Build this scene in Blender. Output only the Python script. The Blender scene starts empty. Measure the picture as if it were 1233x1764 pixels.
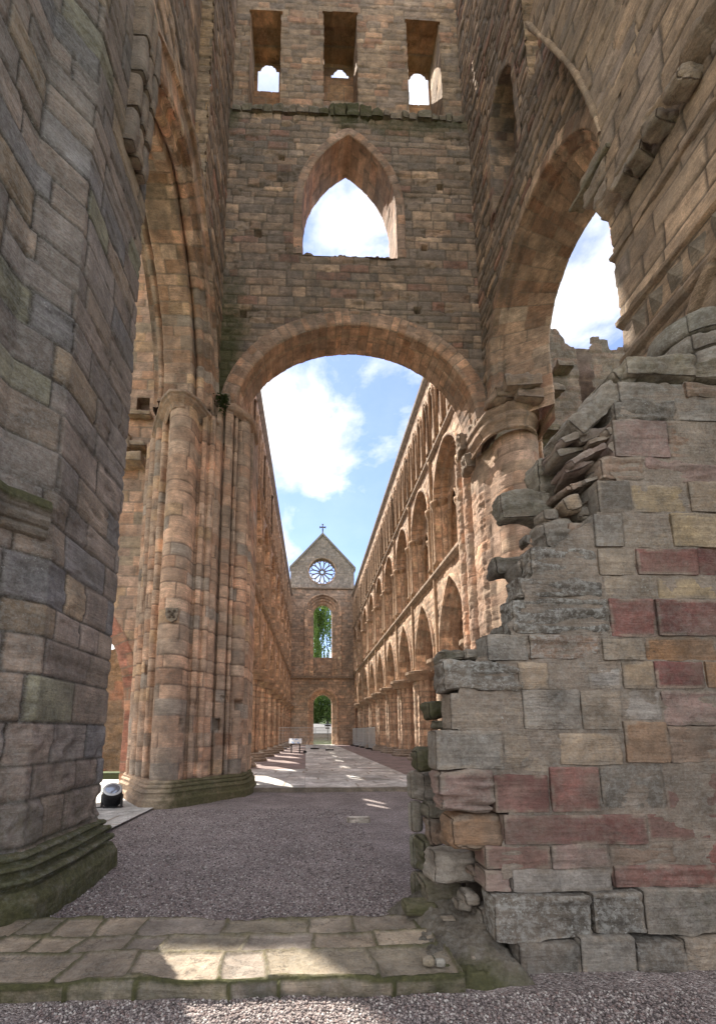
import bpy, math, random
import numpy as np
from mathutils import Vector, Matrix
sc = bpy.context.scene
COL = sc.collection
PI = math.pi
rnd = random.Random(7)

# ------------------------------------------------------------------ camera
F_, CX, CY, W_, H_ = 727., 553., 1154., 1233., 1764.
PIT, YAW, EYE = math.radians(8.5), math.radians(2.0), 1.6
cam = bpy.data.objects.new('camera', bpy.data.cameras.new('camera')); COL.objects.link(cam)
cd = cam.data
cd.sensor_fit = 'VERTICAL'; cd.sensor_height = 24.; cd.lens = 24. * F_ / H_
cd.shift_y = (CY - H_ / 2) / H_; cd.shift_x = (W_ / 2 - CX) / H_
cd.clip_start = .05; cd.clip_end = 2000
cam.location = (0, 0, EYE); cam.rotation_euler = (PI / 2 + PIT, 0, -YAW)
sc.camera = cam

def pxY(u, v, Y):
    """point of the survey photo (pixels) standing at distance Y -> world"""
    r = (u - CX) / F_; up = (CY - v) / F_
    f = math.cos(PIT) - up * math.sin(PIT); z = math.sin(PIT) + up * math.cos(PIT)
    x = r * math.cos(YAW) + f * math.sin(YAW); y = f * math.cos(YAW) - r * math.sin(YAW)
    k = Y / y
    return np.array([x * k, Y, z * k + EYE])

# ------------------------------------------------------------------ light
EL, AZ = math.radians(52), math.radians(34.5)
sd = Vector((math.sin(AZ) * math.cos(EL), -math.cos(AZ) * math.cos(EL), -math.sin(EL)))
sl = bpy.data.lights.new('sun', 'SUN'); sl.energy = 2.8; sl.angle = math.radians(.45); sl.color = (1, .93, .82)
so = bpy.data.objects.new('sun', sl); COL.objects.link(so); so.rotation_euler = sd.to_track_quat('-Z', 'Y').to_euler()

w = bpy.data.worlds.new('World'); sc.world = w; w.use_nodes = True
nt = w.node_tree; nt.nodes.clear()
def N(t, ty, **kw):
    n = t.nodes.new(ty)
    for k, v in kw.items():
        if k in n.inputs.keys() if isinstance(k, str) else False: n.inputs[k].default_value = v
        else: setattr(n, k, v)
    return n
def L(t, a, b): t.links.new(a, b)
def ramp(t, stops, mode='LINEAR'):
    n = t.nodes.new('ShaderNodeValToRGB'); cr = n.color_ramp; cr.interpolation = mode
    while len(cr.elements) < len(stops): cr.elements.new(.5)
    for e, (p, c) in zip(cr.elements, stops):
        e.position = p; e.color = (c, c, c, 1) if not hasattr(c, '__len__') else (*c, 1)
    return n
sky = N(nt, 'ShaderNodeTexSky', sky_type='NISHITA', sun_disc=False, sun_elevation=EL, sun_rotation=-AZ, air_density=1.0, dust_density=.15, ozone_density=2.0)
tc = N(nt, 'ShaderNodeTexCoord')
mp = N(nt, 'ShaderNodeMapping'); mp.inputs['Scale'].default_value = (1, 1, 1.7); mp.inputs['Location'].default_value = (3.1, 1.35, .35)
L(nt, tc.outputs['Generated'], mp.inputs['Vector'])
n1 = N(nt, 'ShaderNodeTexNoise', Scale=3.0, Detail=10., Roughness=.58, Distortion=.2)
L(nt, mp.outputs[0], n1.inputs['Vector'])
n2 = N(nt, 'ShaderNodeTexNoise', Scale=6.5, Detail=9., Roughness=.62)
L(nt, mp.outputs[0], n2.inputs['Vector'])
sx = N(nt, 'ShaderNodeSeparateXYZ'); L(nt, tc.outputs['Generated'], sx.inputs[0])
zr = N(nt, 'ShaderNodeMath', operation='MULTIPLY'); zr.inputs[1].default_value = -.10; L(nt, sx.outputs[1], zr.inputs[0])  # added cloud cover behind the camera, out of view, lifts the ambient light
za = N(nt, 'ShaderNodeMath', operation='ADD'); zx = N(nt, 'ShaderNodeMath', operation='MULTIPLY_ADD'); zx.inputs[1].default_value = -.10; L(nt, sx.outputs[0], zx.inputs[0]); L(nt, zr.outputs[0], zx.inputs[2])
L(nt, zx.outputs[0], za.inputs[0]); L(nt, n1.outputs['Fac'], za.inputs[1])
cm = ramp(nt, [(.36, .06), (.45, .6), (.53, 1)]); L(nt, za.outputs[0], cm.inputs[0])
cc = ramp(nt, [(.3, (1.6, 1.78, 2.2)), (.64, (4.3, 4.15, 3.95))]); L(nt, n2.outputs['Fac'], cc.inputs[0])
mx = N(nt, 'ShaderNodeMix', data_type='RGBA')
L(nt, cm.outputs[0], mx.inputs['Factor']); 
sm = N(nt, 'ShaderNodeMix', data_type='RGBA', blend_type='MULTIPLY'); sm.inputs['Factor'].default_value = 1; sm.inputs[7].default_value = (.52, .50, .60, 1); L(nt, sky.outputs[0], sm.inputs[6])
L(nt, sm.outputs[2], mx.inputs[6]); L(nt, cc.outputs[0], mx.inputs[7])
bg = N(nt, 'ShaderNodeBackground', Strength=.12); L(nt, mx.outputs[2], bg.inputs[0])
wo = N(nt, 'ShaderNodeOutputWorld'); L(nt, bg.outputs[0], wo.inputs[0])
vs = sc.view_settings
vs.view_transform = 'Standard'; vs.look = 'None'; vs.gamma = 1; vs.exposure = 2.1

# ------------------------------------------------------------------ numpy noise
def _h(ix, iy, iz, seed):
    n = (ix * 73856093) ^ (iy * 19349663) ^ (iz * 83492791) ^ (seed * 2654435)
    n = (n ^ (n >> 13)) * 1274126177 & 0x7fffffff
    n = (n ^ (n >> 16)) * 668265263 & 0x7fffffff
    return (n & 0xffffff) / float(0xffffff)
def vnoise(p, seed=0):
    i = np.floor(p).astype(np.int64); f = p - i; f = f * f * (3 - 2 * f)
    o = 0
    for a in (0, 1):
        wa = f[:, 0] if a else 1 - f[:, 0]
        for b in (0, 1):
            wb = f[:, 1] if b else 1 - f[:, 1]
            for c in (0, 1):
                wc = f[:, 2] if c else 1 - f[:, 2]
                o = o + wa * wb * wc * _h(i[:, 0] + a, i[:, 1] + b, i[:, 2] + c, seed)
    return o * 2 - 1
def fbm(p, oct=4, seed=0, g=.5):
    p = np.asarray(p, float); o = 0; a = 1.
    for k in range(oct):
        o = o + a * vnoise(p * 2 ** k, seed + 17 * k); a *= g
    return o
def sstep(a, b, x):
    t = np.clip((x - a) / (b - a), 0, 1); return t * t * (3 - 2 * t)

# ------------------------------------------------------------------ materials
def newmat(name):
    m = bpy.data.materials.new(name); m.use_nodes = True; t = m.node_tree
    return m, t, t.nodes['Principled BSDF']
def simple(name, rgb, rough=.7, metal=0, var=.15, scale=8):
    m, t, p = newmat(name)
    p.inputs['Roughness'].default_value = rough; p.inputs['Metallic'].default_value = metal
    g = N(t, 'ShaderNodeNewGeometry'); n = N(t, 'ShaderNodeTexNoise', Scale=scale, Detail=4.)
    L(t, g.outputs['Position'], n.inputs['Vector'])
    r = ramp(t, [(.3, [c * (1 - var) for c in rgb]), (.7, [c * (1 + var) for c in rgb])])
    L(t, n.outputs['Fac'], r.inputs[0]); L(t, r.outputs[0], p.inputs['Base Color'])
    return m
def stone_mat(name, fine=55., bump=.85, spot=26.):
    m, t, p = newmat(name)
    p.inputs['Roughness'].default_value = .92; p.inputs['Specular IOR Level'].default_value = .25
    g = N(t, 'ShaderNodeNewGeometry'); pos = g.outputs['Position']
    ca = N(t, 'ShaderNodeAttribute', attribute_name='Col'); ma = N(t, 'ShaderNodeAttribute', attribute_name='Msk')
    sp = N(t, 'ShaderNodeSeparateColor'); L(t, ma.outputs['Color'], sp.inputs[0])
    def noise(s, d=6., r=.6):
        n = N(t, 'ShaderNodeTexNoise', Scale=s, Detail=d, Roughness=r); L(t, pos, n.inputs['Vector']); return n.outputs['Fac']
    def math_(op, a, b, c=None):
        n = N(t, 'ShaderNodeMath', operation=op)
        for i, x in enumerate((a, b, c)):
            if x is None: continue
            if isinstance(x, (int, float)): n.inputs[i].default_value = x
            else: L(t, x, n.inputs[i])
        return n.outputs[0]
    def mix(f, a, b, bt='MIX'):
        n = N(t, 'ShaderNodeMix', data_type='RGBA', blend_type=bt)
        if isinstance(f, (int, float)): n.inputs['Factor'].default_value = f
        else: L(t, f, n.inputs['Factor'])
        for i, x in ((6, a), (7, b)):
            if isinstance(x, tuple): n.inputs[i].default_value = (*x, 1)
            else: L(t, x, n.inputs[i])
        return n.outputs[2]
    rA = ramp(t, [(.3, .48), (.5, .98), (.70, 1.48)]); L(t, noise(3.6, 10., .68), rA.inputs[0])
    rB = ramp(t, [(.28, .70), (.5, 1.0), (.72, 1.3)]); L(t, noise(fine, 5., .7), rB.inputs[0])
    c = mix(1., ca.outputs['Color'], rA.outputs[0], 'MULTIPLY'); c = mix(1., c, rB.outputs[0], 'MULTIPLY')
    # bedding streaks of the sandstone
    mpn = N(t, 'ShaderNodeMapping'); mpn.inputs['Scale'].default_value = (1.2, 1.2, 16); L(t, pos, mpn.inputs['Vector'])
    nb = N(t, 'ShaderNodeTexNoise', Scale=2.2, Detail=5., Roughness=.65); L(t, mpn.outputs[0], nb.inputs['Vector'])
    rC = ramp(t, [(.3, .8), (.7, 1.2)]); L(t, nb.outputs['Fac'], rC.inputs[0]); c = mix(1., c, rC.outputs[0], 'MULTIPLY')
    rK = ramp(t, [(.478, 1), (.497, .42), (.503, .42), (.52, 1)]); L(t, nb.outputs['Fac'], rK.inputs[0])
    c = mix(ramp_out(t, noise(2.1, 5.), .44, .6), c, mix(1., c, rK.outputs[0], 'MULTIPLY'))
    # surface grime and rain staining shared across neighbouring stones
    c = mix(math_('MULTIPLY', ramp_out(t, noise(1.15, 8., .66), .40, .66), .45), c, (.235, .19, .15))
    c = mix(math_('MULTIPLY', ramp_out(t, noise(6.5, 8., .7), .50, .70), .32), c, (.30, .255, .20))
    # pits
    c = mix(ramp_out(t, noise(fine * .35, 7., .8), .62, .70), c, (.07, .058, .048))
    # black-grey weather crust in blotches (blue channel of Msk)
    fc = math_('MULTIPLY', math_('MULTIPLY', sp.outputs[2], .62), ramp_out(t, noise(2.4, 9., .68), .42, .64))
    c = mix(fc, c, (.085, .08, .072))
    # lichen
    vo = N(t, 'ShaderNodeTexVoronoi', Scale=spot, Randomness=1.); 
    dn = N(t, 'ShaderNodeTexNoise', Scale=22., Detail=4.); L(t, pos, dn.inputs['Vector'])
    dm = N(t, 'ShaderNodeMix', data_type='RGBA', blend_type='LINEAR_LIGHT'); dm.inputs['Factor'].default_value = .045; L(t, pos, dm.inputs[6]); L(t, dn.outputs['Color'], dm.inputs[7]); L(t, dm.outputs[2], vo.inputs['Vector'])
    nn = noise(3., 6.)
    thr = math_('MULTIPLY', math_('MULTIPLY', sp.outputs[1], .62), ramp_out(t, nn, .42, .75))
    fl = math_('LESS_THAN', vo.outputs['Distance'], thr)
    fl2 = math_('MULTIPLY', sp.outputs[1], ramp_out(t, noise(19., 9., .8), .47, .57))
    c = mix(math_('MULTIPLY', math_('MAXIMUM', fl, fl2), .7), c, (.44, .44, .41))
    # moss
    fm = ramp_out(t, math_('ADD', math_('MULTIPLY', sp.outputs[0], .62), math_('MULTIPLY', noise(7., 9., .72), .62)), .56, .86)
    mo = ramp(t, [(.3, (.03, .034, .012)), (.5, (.065, .068, .024)), (.7, (.115, .11, .045))]); L(t, noise(24., 7., .7), mo.inputs[0])
    c = mix(math_('MULTIPLY', fm, .85), c, mo.outputs[0])
    L(t, c, p.inputs['Base Color'])
    b = N(t, 'ShaderNodeBump', Strength=bump, Distance=.03)
    hh = math_('ADD', math_('MULTIPLY', noise(fine * .5, 8., .72), 1.), math_('MULTIPLY', nb.outputs['Fac'], .6)); L(t, hh, b.inputs['Height'])
    L(t, b.outputs[0], p.inputs['Normal'])
    return m
def ramp_out(t, sock, a, b):
    r = ramp(t, [(a, 0), (b, 1)]); L(t, sock, r.inputs[0]); return r.outputs[0]
STONE = stone_mat('weathered_sandstone')
STONE_FAR = stone_mat('distant_sandstone', fine=14., bump=.6, spot=9.)

def gravel_mat(name, cols, scale=75.):
    m, t, p = newmat(name); p.inputs['Roughness'].default_value = .9
    g = N(t, 'ShaderNodeNewGeometry')
    v = N(t, 'ShaderNodeTexVoronoi', Scale=scale); L(t, g.outputs['Position'], v.inputs['Vector'])
    s = N(t, 'ShaderNodeSeparateColor'); L(t, v.outputs['Color'], s.inputs[0])
    r = ramp(t, [(i / (len(cols) - 1), c) for i, c in enumerate(cols)]); L(t, s.outputs[0], r.inputs[0])
    n = N(t, 'ShaderNodeTexNoise', Scale=1.4, Detail=7., Roughness=.65); L(t, g.outputs['Position'], n.inputs['Vector'])
    rr = ramp(t, [(.3, .66), (.7, 1.3)]); L(t, n.outputs['Fac'], rr.inputs[0])
    x = N(t, 'ShaderNodeMix', data_type='RGBA', blend_type='MULTIPLY'); x.inputs['Factor'].default_value = 1
    L(t, r.outputs[0], x.inputs[6]); L(t, rr.outputs[0], x.inputs[7]); L(t, x.outputs[2], p.inputs['Base Color'])
    b = N(t, 'ShaderNodeBump', Strength=1., Distance=.02); b.invert = True
    L(t, v.outputs['Distance'], b.inputs['Height']); L(t, b.outputs[0], p.inputs['Normal'])
    return m
GRAVEL = gravel_mat('purple_grey_gravel', [(.09, .075, .072), (.26, .215, .205), (.17, .14, .135), (.38, .33, .315), (.23, .17, .158), (.55, .50, .48)])
REDGRAV = gravel_mat('red_gravel', [(.22, .16, .15), (.29, .22, .205), (.25, .19, .18), (.36, .29, .275)], 60.)
PEBBLE, _t, _p = newmat('pebble'); _p.inputs['Roughness'].default_value = .85
_a = N(_t, 'ShaderNodeAttribute', attribute_name='Col'); L(_t, _a.outputs['Color'], _p.inputs['Base Color'])
GRASS = simple('meadow_grass', (.06, .085, .025), .95, 0, .35, 3.)
ROAD = simple('asphalt_road', (.16, .16, .165), .9, 0, .15, 6.)
GALV = simple('galvanised_steel', (.42, .43, .44), .45, .7, .1)
BLACK = simple('black_paint', (.012, .012, .013), .45, 0, .2)
RUBBER = simple('dark_rubber', (.03, .03, .03), .8)
WHITEC = simple('pale_concrete', (.62, .62, .60), .85, 0, .08, 12.)
BARK = simple('bark', (.16, .14, .12), .95, 0, .4, 9.)
def leafmat(name, a, b):
    m, t, p = newmat(name); p.inputs['Roughness'].default_value = .55
    i = N(t, 'ShaderNodeNewGeometry'); r = ramp(t, [(0, a), (1, b)])
    L(t, i.outputs['Random Per Island'], r.inputs[0]); L(t, r.outputs[0], p.inputs['Base Color'])
    tr = N(t, 'ShaderNodeBsdfTranslucent'); L(t, r.outputs[0], tr.inputs[0])
    ms = N(t, 'ShaderNodeMixShader'); ms.inputs[0].default_value = .4
    L(t, p.outputs[0], ms.inputs[1]); L(t, tr.outputs[0], ms.inputs[2]); L(t, ms.outputs[0], t.nodes['Material Output'].inputs[0])
    return m
BIRCH = leafmat('birch_leaf', (.11, .19, .035), (.22, .33, .08))
HEDGE = leafmat('hedge_leaf', (.05, .10, .02), (.13, .21, .045))
FERN = leafmat('wall_weed_leaf', (.02, .035, .01), (.05, .07, .02))
GLASS, _t, _p = newmat('lamp_glass'); _p.inputs['Base Color'].default_value = (.22, .25, .32, 1); _p.inputs['Roughness'].default_value = .12; _p.inputs['Metallic'].default_value = .6

# ------------------------------------------------------------------ object helpers
def link(name, me, mat=None, parent=None):
    o = bpy.data.objects.new(name, me); COL.objects.link(o)
    if mat and me: me.materials.append(mat)
    if parent: o.parent = parent; o.matrix_parent_inverse = Matrix.Translation(parent.location).inverted() if parent.location.length else Matrix()
    return o
def thing(name, label, cat, loc=(0, 0, 0), group=None):
    o = bpy.data.objects.new(name, None); COL.objects.link(o); o.location = loc; o.empty_display_size = .3
    return tag(o, label, cat, group)
def tag(o, label, cat, group=None):
    o['label'] = label; o['category'] = cat
    if group: o['group'] = group
    return o
def struct(o): o['kind'] = 'structure'; return o
def qmesh(name, V, Q, C=None, M=None, smooth=True):
    me = bpy.data.meshes.new(name)
    me.vertices.add(len(V)); me.vertices.foreach_set('co', np.ascontiguousarray(V, np.float32).ravel())
    n = len(Q); me.loops.add(n * 4); me.polygons.add(n)
    me.polygons.foreach_set('loop_start', np.arange(0, 4 * n, 4, dtype=np.int32))
    me.loops.foreach_set('vertex_index', np.ascontiguousarray(Q, np.int32).ravel())
    me.update(calc_edges=True); me.validate()
    attrs(me, C, M)
    me.polygons.foreach_set('use_smooth', np.full(len(me.polygons), smooth))
    return me
def attrs(me, C, M):
    for nm, A in (('Col', C), ('Msk', M)):
        if A is not None:
            a = me.color_attributes.new(nm, 'FLOAT_COLOR', 'POINT'); a.data.foreach_set('color', np.ascontiguousarray(A, np.float32).ravel())

class MB:
    """collects shapes into ONE mesh"""
    def __init__(s): s.v = []; s.f = []; s.c = []; s.m = []; s.n = 0
    def add(s, V, Fc, rgb=(.3, .24, .18), msk=(0, 0, 0)):
        V = np.asarray(V, float); s.v.append(V); n = len(V)
        s.f += [[i + s.n for i in f] for f in Fc]; s.n += n
        s.c.append(np.broadcast_to(np.array([*rgb, 1.]), (n, 4)) if np.ndim(rgb) == 1 else np.hstack([rgb, np.ones((n, 1))]))
        s.m.append(np.broadcast_to(np.array([*msk, 1.]), (n, 4)) if np.ndim(msk) == 1 else np.hstack([msk, np.ones((n, 1))]))
    def box(s, c, h, rot=0, tilt=None, **k):
        V = np.array([[x, y, z] for x in (-1, 1) for y in (-1, 1) for z in (-1, 1)]) * np.array(h)
        R = np.array(Matrix.Rotation(rot, 3, 'Z') @ (Matrix.Rotation(tilt, 3, 'X') if tilt else Matrix.Identity(3)))
        s.add(V @ R.T + np.array(c), [(0, 1, 3, 2), (4, 6, 7, 5), (0, 4, 5, 1), (2, 3, 7, 6), (0, 2, 6, 4), (1, 5, 7, 3)], **k)
    def tube(s, pts, r, n=6, cap=True, closed=False, **k):
        pts = np.asarray(pts, float); m = len(pts); rr = np.broadcast_to(r, (m,))
        if closed: T = np.roll(pts, -1, 0) - np.roll(pts, 1, 0)
        else: T = np.gradient(pts, axis=0)
        T /= np.linalg.norm(T, axis=1)[:, None] + 1e-9
        up = np.array([0, 0, 1.]) if abs(T[:, 2]).mean() < .8 else np.array([0, 1., 0])
        A = np.cross(T, up); A /= np.linalg.norm(A, axis=1)[:, None] + 1e-9; B = np.cross(T, A)
        an = np.arange(n) * 2 * PI / n
        V = (pts[:, None] + rr[:, None, None] * (np.cos(an)[None, :, None] * A[:, None] + np.sin(an)[None, :, None] * B[:, None])).reshape(-1, 3)
        Fc = []
        for i in range(m if closed else m - 1):
            j = (i + 1) % m
            Fc += [(i * n + q, i * n + (q + 1) % n, j * n + (q + 1) % n, j * n + q) for q in range(n)]
        if cap and not closed: Fc += [tuple(range(n))[::-1], tuple(range((m - 1) * n, m * n))]
        s.add(V, Fc, **k)
    def lathe(s, c, prof, n=16, axis=None, **k):
        V = []; m = len(prof)
        for r, z in prof:
            for q in range(n): V.append((r * math.cos(2 * PI * q / n), r * math.sin(2 * PI * q / n), z))
        V = np.array(V)
        if axis is not None: V = V @ np.array(Vector(axis).to_track_quat('Z', 'Y').to_matrix()).T
        Fc = [(i * n + q, i * n + (q + 1) % n, (i + 1) * n + (q + 1) % n, (i + 1) * n + q) for i in range(m - 1) for q in range(n)]
        Fc += [tuple(range(n))[::-1], tuple(range((m - 1) * n, m * n))]
        s.add(V + np.array(c), Fc, **k)
    def prism(s, poly, y0, y1, **k):
        """outline in X-Z, extruded along Y"""
        n = len(poly); V = [(x, y0, z) for x, z in poly] + [(x, y1, z) for x, z in poly]
        s.add(V, [tuple(range(n)), tuple(range(n, 2 * n))[::-1]] + [(i, i + n, (i + 1) % n + n, (i + 1) % n) for i in range(n)], **k)
    def build(s, name, mat, parent=None, smooth=False):
        me = bpy.data.meshes.new(name); me.from_pydata(np.vstack(s.v).tolist(), [], s.f); me.update()
        attrs(me, np.vstack(s.c), np.vstack(s.m))
        if smooth: me.polygons.foreach_set('use_smooth', np.ones(len(me.polygons), bool))
        return link(name, me, mat, parent)

def stone_block(mb, c, h, r=.03, res=.025, amp=.012, bed=.0, rot=(0, 0, 0), rgb=(.3, .24, .18), msk=(0, 0, 0), seed=0, var=.12):
    """one worn block: rounded box, noise-weathered, bedding ledges"""
    h = np.array(h, float); r = min(r, h.min() * .9)
    vs_, fs = [], []; off = 0
    for ax in range(3):
        a, b = [i for i in range(3) if i != ax]
        na, nb = max(3, int(2 * h[a] / res)), max(3, int(2 * h[b] / res))
        ga, gb = np.meshgrid(np.linspace(-h[a], h[a], na + 1), np.linspace(-h[b], h[b], nb + 1), indexing='ij')
        for sg in (-1, 1):
            V = np.zeros((ga.size, 3)); V[:, a] = ga.ravel(); V[:, b] = gb.ravel(); V[:, ax] = sg * h[ax]; vs_.append(V)
            i = np.arange((na + 1) * (nb + 1)).reshape(na + 1, nb + 1)
            q = np.stack([i[:-1, :-1], i[1:, :-1], i[1:, 1:], i[:-1, 1:]], -1).reshape(-1, 4) + off
            fs.append(q); off += len(V)
    V = np.vstack(vs_); Q = np.vstack(fs)
    q = np.clip(V, -(h - r), h - r); d = V - q; n = d / (np.linalg.norm(d, axis=1)[:, None] + 1e-9)
    P = q + n * r
    R = np.array((Matrix.Rotation(rot[2], 3, 'Z') @ Matrix.Rotation(rot[1], 3, 'Y') @ Matrix.Rotation(rot[0], 3, 'X')))
    so_ = np.array([seed * 3.7, seed * 1.3, seed * 2.1])
    hgt = amp * (fbm(P * 5 + so_, 5, seed) * 1.2 + .5 * fbm(P * 1.9 + so_, 2, seed + 5))
    if bed:
        hgt = hgt + bed * fbm(P * np.array([2.5, 2.5, 22]) + so_, 4, seed + 9, .6)
    P = P + n * hgt[:, None]
    # weld seams
    key = np.round(P / 1e-4).astype(np.int64); _, idx, inv = np.unique(key, axis=0, return_index=True, return_inverse=True)
    inv = inv.ravel(); P = P[idx]; Q = inv[Q]
    W = P @ R.T + np.array(c)
    t = 1 + var * fbm(W * 4, 3, seed + 2)
    k1 = (.05 + .32 * sstep(-.25, .5, fbm(W * 2.1 + 3, 4, 77, .6)))[:, None]; ee = (np.sort(np.abs(V[idx]) > (h - .03), axis=1).sum(1) >= 2)
    k2 = (ee * .75 * sstep(-.3, .4, fbm(W * 7, 3, 78)))[:, None]
    rgb = (np.array(rgb)[None] * (1 - k1) + np.array([[.20, .18, .16]]) * k1) * (1 - k2) + np.array([[.24, .215, .18]]) * k2
    mb.add(W, Q.tolist(), np.clip(rgb * t[:, None] * np.array([[1.26, 1.16, 1.07]]), 0, .9), msk)

def masonry(name, parent, fn, sa, ta, pal, rows=None, ch=(.25, .4), cl=(.35, .8), jw=.022, jd=.03, off=.012, rough=.008,
            keep=None, msk=None, seed=1, wob=.012, mort=(.20, .175, .14), bed=0., mat=None, extra=None, lean=.008, tone=.17, link_=True):
    """coursed stonework laid over the surface fn(s,t): joints, uneven stones and their own colours are real relief"""
    rng = np.random.default_rng(seed); off *= .42; lean *= .3; jd *= .6; rough *= .6; jw *= .72; wob *= .6; tone *= .9
    sa = np.asarray(sa, float); ta = np.asarray(ta, float); ns, nt_ = len(sa), len(ta)
    S, T = np.meshgrid(sa, ta); S = S.ravel(); T = T.ravel()
    i = np.arange(ns * nt_).reshape(nt_, ns)
    Q = np.stack([i[:-1, :-1], i[:-1, 1:], i[1:, 1:], i[1:, :-1]], -1).reshape(-1, 4)
    if keep is not None:
        ok = keep(S[Q].mean(1), T[Q].mean(1)) > 0
        un = np.zeros(len(S), bool); un[Q[ok].ravel()] = True
        rm = np.zeros(len(S), bool); rm[Q[~ok].ravel()] = True
        b = un & rm
        if b.any():
            for _ in range(2):
                s, t = S[b], T[b]; e = 1e-3; ph = keep(s, t)
                gx = (keep(s + e, t) - keep(s - e, t)) / (2 * e); gy = (keep(s, t + e) - keep(s, t - e)) / (2 * e)
                g2 = gx * gx + gy * gy + 1e-6; mxs = 1.2 * max(sa[1] - sa[0], ta[1] - ta[0])
                S[b] = s - np.clip(ph * gx / g2, -mxs, mxs); T[b] = t - np.clip(ph * gy / g2, -mxs, mxs)
        Q = Q[ok]; mp_ = np.cumsum(un) - 1; S, T = S[un], T[un]; Q = mp_[Q]
    P, Nn = fn(S, T)
    W0 = wob * fbm(np.stack([S * 1.7, T * 1.7, S * 0 + seed], 1), 3, seed)
    W1 = wob * fbm(np.stack([S * 2.1, T * 2.1, S * 0 + seed + 40], 1), 3, seed + 3)
    tt = T + W0; ss = S + W1
    if rows is None:
        rb = [ta[0] - rng.uniform(0, ch[0])]
        while rb[-1] < ta[-1] + .1: rb.append(rb[-1] + rng.uniform(*ch))
        rows = rb
    rb = np.asarray(rows, float)
    ri = np.clip(np.searchsorted(rb, tt) - 1, 0, len(rb) - 2)
    dt = np.minimum(tt - rb[ri], rb[ri + 1] - tt)
    ds = np.full(len(S), 9.); hgt = np.zeros(len(S)); C = np.zeros((len(S), 3))
    pw = np.array([p[0] for p in pal], float); pw /= pw.sum(); pc = np.array([p[1] for p in pal]); lo = sa[0]; hi = sa[-1]
    rug = np.zeros(len(S))
    for r in range(len(rb) - 1):
        m = np.where(ri == r)[0]
        if not len(m): continue
        sb = [lo - rng.uniform(.05, cl[1])]
        while sb[-1] < hi + .2: sb.append(sb[-1] + rng.uniform(*cl))
        sb = np.array(sb); ci = np.clip(np.searchsorted(sb, ss[m]) - 1, 0, len(sb) - 2)
        ds[m] = np.minimum(ss[m] - sb[ci], sb[ci + 1] - ss[m])
        nst = len(sb)
        o = rng.normal(0, off, nst); sx = rng.normal(0, lean, nst); sy = rng.normal(0, lean, nst)
        mid = (sb[ci] + sb[np.minimum(ci + 1, nst - 1)]) / 2
        hgt[m] = o[ci] + sx[ci] * (ss[m] - mid) * 4 + sy[ci] * (tt[m] - (rb[r] + rb[r + 1]) / 2) * 6
        k = rng.choice(len(pal), nst, p=pw); br = np.exp(rng.normal(0, tone, nst))
        C[m] = pc[k[ci]] * br[ci][:, None]; ru = rng.random(nst) ** 3; rug[m] = ru[ci]
    d = np.minimum(ds, dt) + rough * .6 * fbm(P * 14, 2, seed + 8)
    j = 1 - sstep(jw * .35, jw, d)
    hgt = hgt - jd * j - jd * .12 * (1 - sstep(jw, jw * 2.4, d))
    hgt = hgt + rough * fbm(P * 6, 5, seed + 1, .6) - rug * rough * 2.2 * np.abs(fbm(P * np.array([3, 3, 9]), 4, seed + 4, .6))
    if bed: hgt = hgt + bed * fbm(P * np.array([2.2, 2.2, 20]), 4, seed + 6, .6)
    if extra is not None: hgt = hgt + extra(P, S, T)
    P = P + Nn * hgt[:, None]
    C = C * np.clip(1 + .30 * fbm(P * .5, 3, 91) + .16 * fbm(P * 2.3, 3, 92), .5, 1.6)[:, None]
    C = C * (1 - j * .9)[:, None] + np.array(mort)[None] * (j * .9)[:, None]
    M = np.zeros((len(S), 4)); M[:, 3] = 1
    if msk is not None:
        if callable(msk): M[:, :3] = msk(P, S, T, j)
        else: M[:, :3] = msk
    me = qmesh(name, P, Q, np.hstack([np.clip(C * WARM, 0, .9), j[:, None]]), M)
    if not link_: return me
    return link(name, me, mat or STONE, parent)

def lin(a, b, res): return np.linspace(a, b, max(2, int(round(abs(b - a) / res)) + 1))
def plane(O, U, V, Nr):
    O, U, V, Nr = map(np.array, (O, U, V, Nr))
    return lambda s, t: (O + s[:, None] * U + t[:, None] * V, np.broadcast_to(Nr, (len(s), 3)).astype(float))
class Prof:
    """open polyline in 2-D with arc-length parameter and outward normals (dy,-dx)"""
    def __init__(s, pts):
        p = np.array(pts, float); k = np.r_[True, np.linalg.norm(np.diff(p, axis=0), axis=1) > 1e-6]; s.p = p[k]
        d = np.diff(s.p, axis=0); l = np.linalg.norm(d, axis=1); s.s = np.r_[0, np.cumsum(l)]; u = d / l[:, None]
        n = np.stack([u[:, 1], -u[:, 0]], 1); a = np.vstack([n[:1], n]) + np.vstack([n, n[-1:]])
        s.n = a / (np.linalg.norm(a, axis=1)[:, None] + 1e-9); s.L = s.s[-1]
    def samples(s, res):
        o = []
        for a, b in zip(s.s[:-1], s.s[1:]):
            k = max(1, int(math.ceil((b - a) / res))); o += list(np.linspace(a, b, k + 1)[:-1])
        return np.array(o + [s.L])
    def at(s, q):
        q = np.clip(q, 0, s.L)
        P = np.stack([np.interp(q, s.s, s.p[:, 0]), np.interp(q, s.s, s.p[:, 1])], 1)
        Nn = np.stack([np.interp(q, s.s, s.n[:, 0]), np.interp(q, s.s, s.n[:, 1])], 1)
        return P, Nn / (np.linalg.norm(Nn, axis=1)[:, None] + 1e-9)
def arc(cx, cy, r, a0, a1, n=10):
    a = np.radians(np.linspace(a0, a1, n)); return [(cx + r * math.cos(x), cy + r * math.sin(x)) for x in a]
def column_fn(pf):
    def fn(s, t):
        P, n = pf.at(s); return np.column_stack([P, t]), np.column_stack([n, 0 * t])
    return fn
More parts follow.
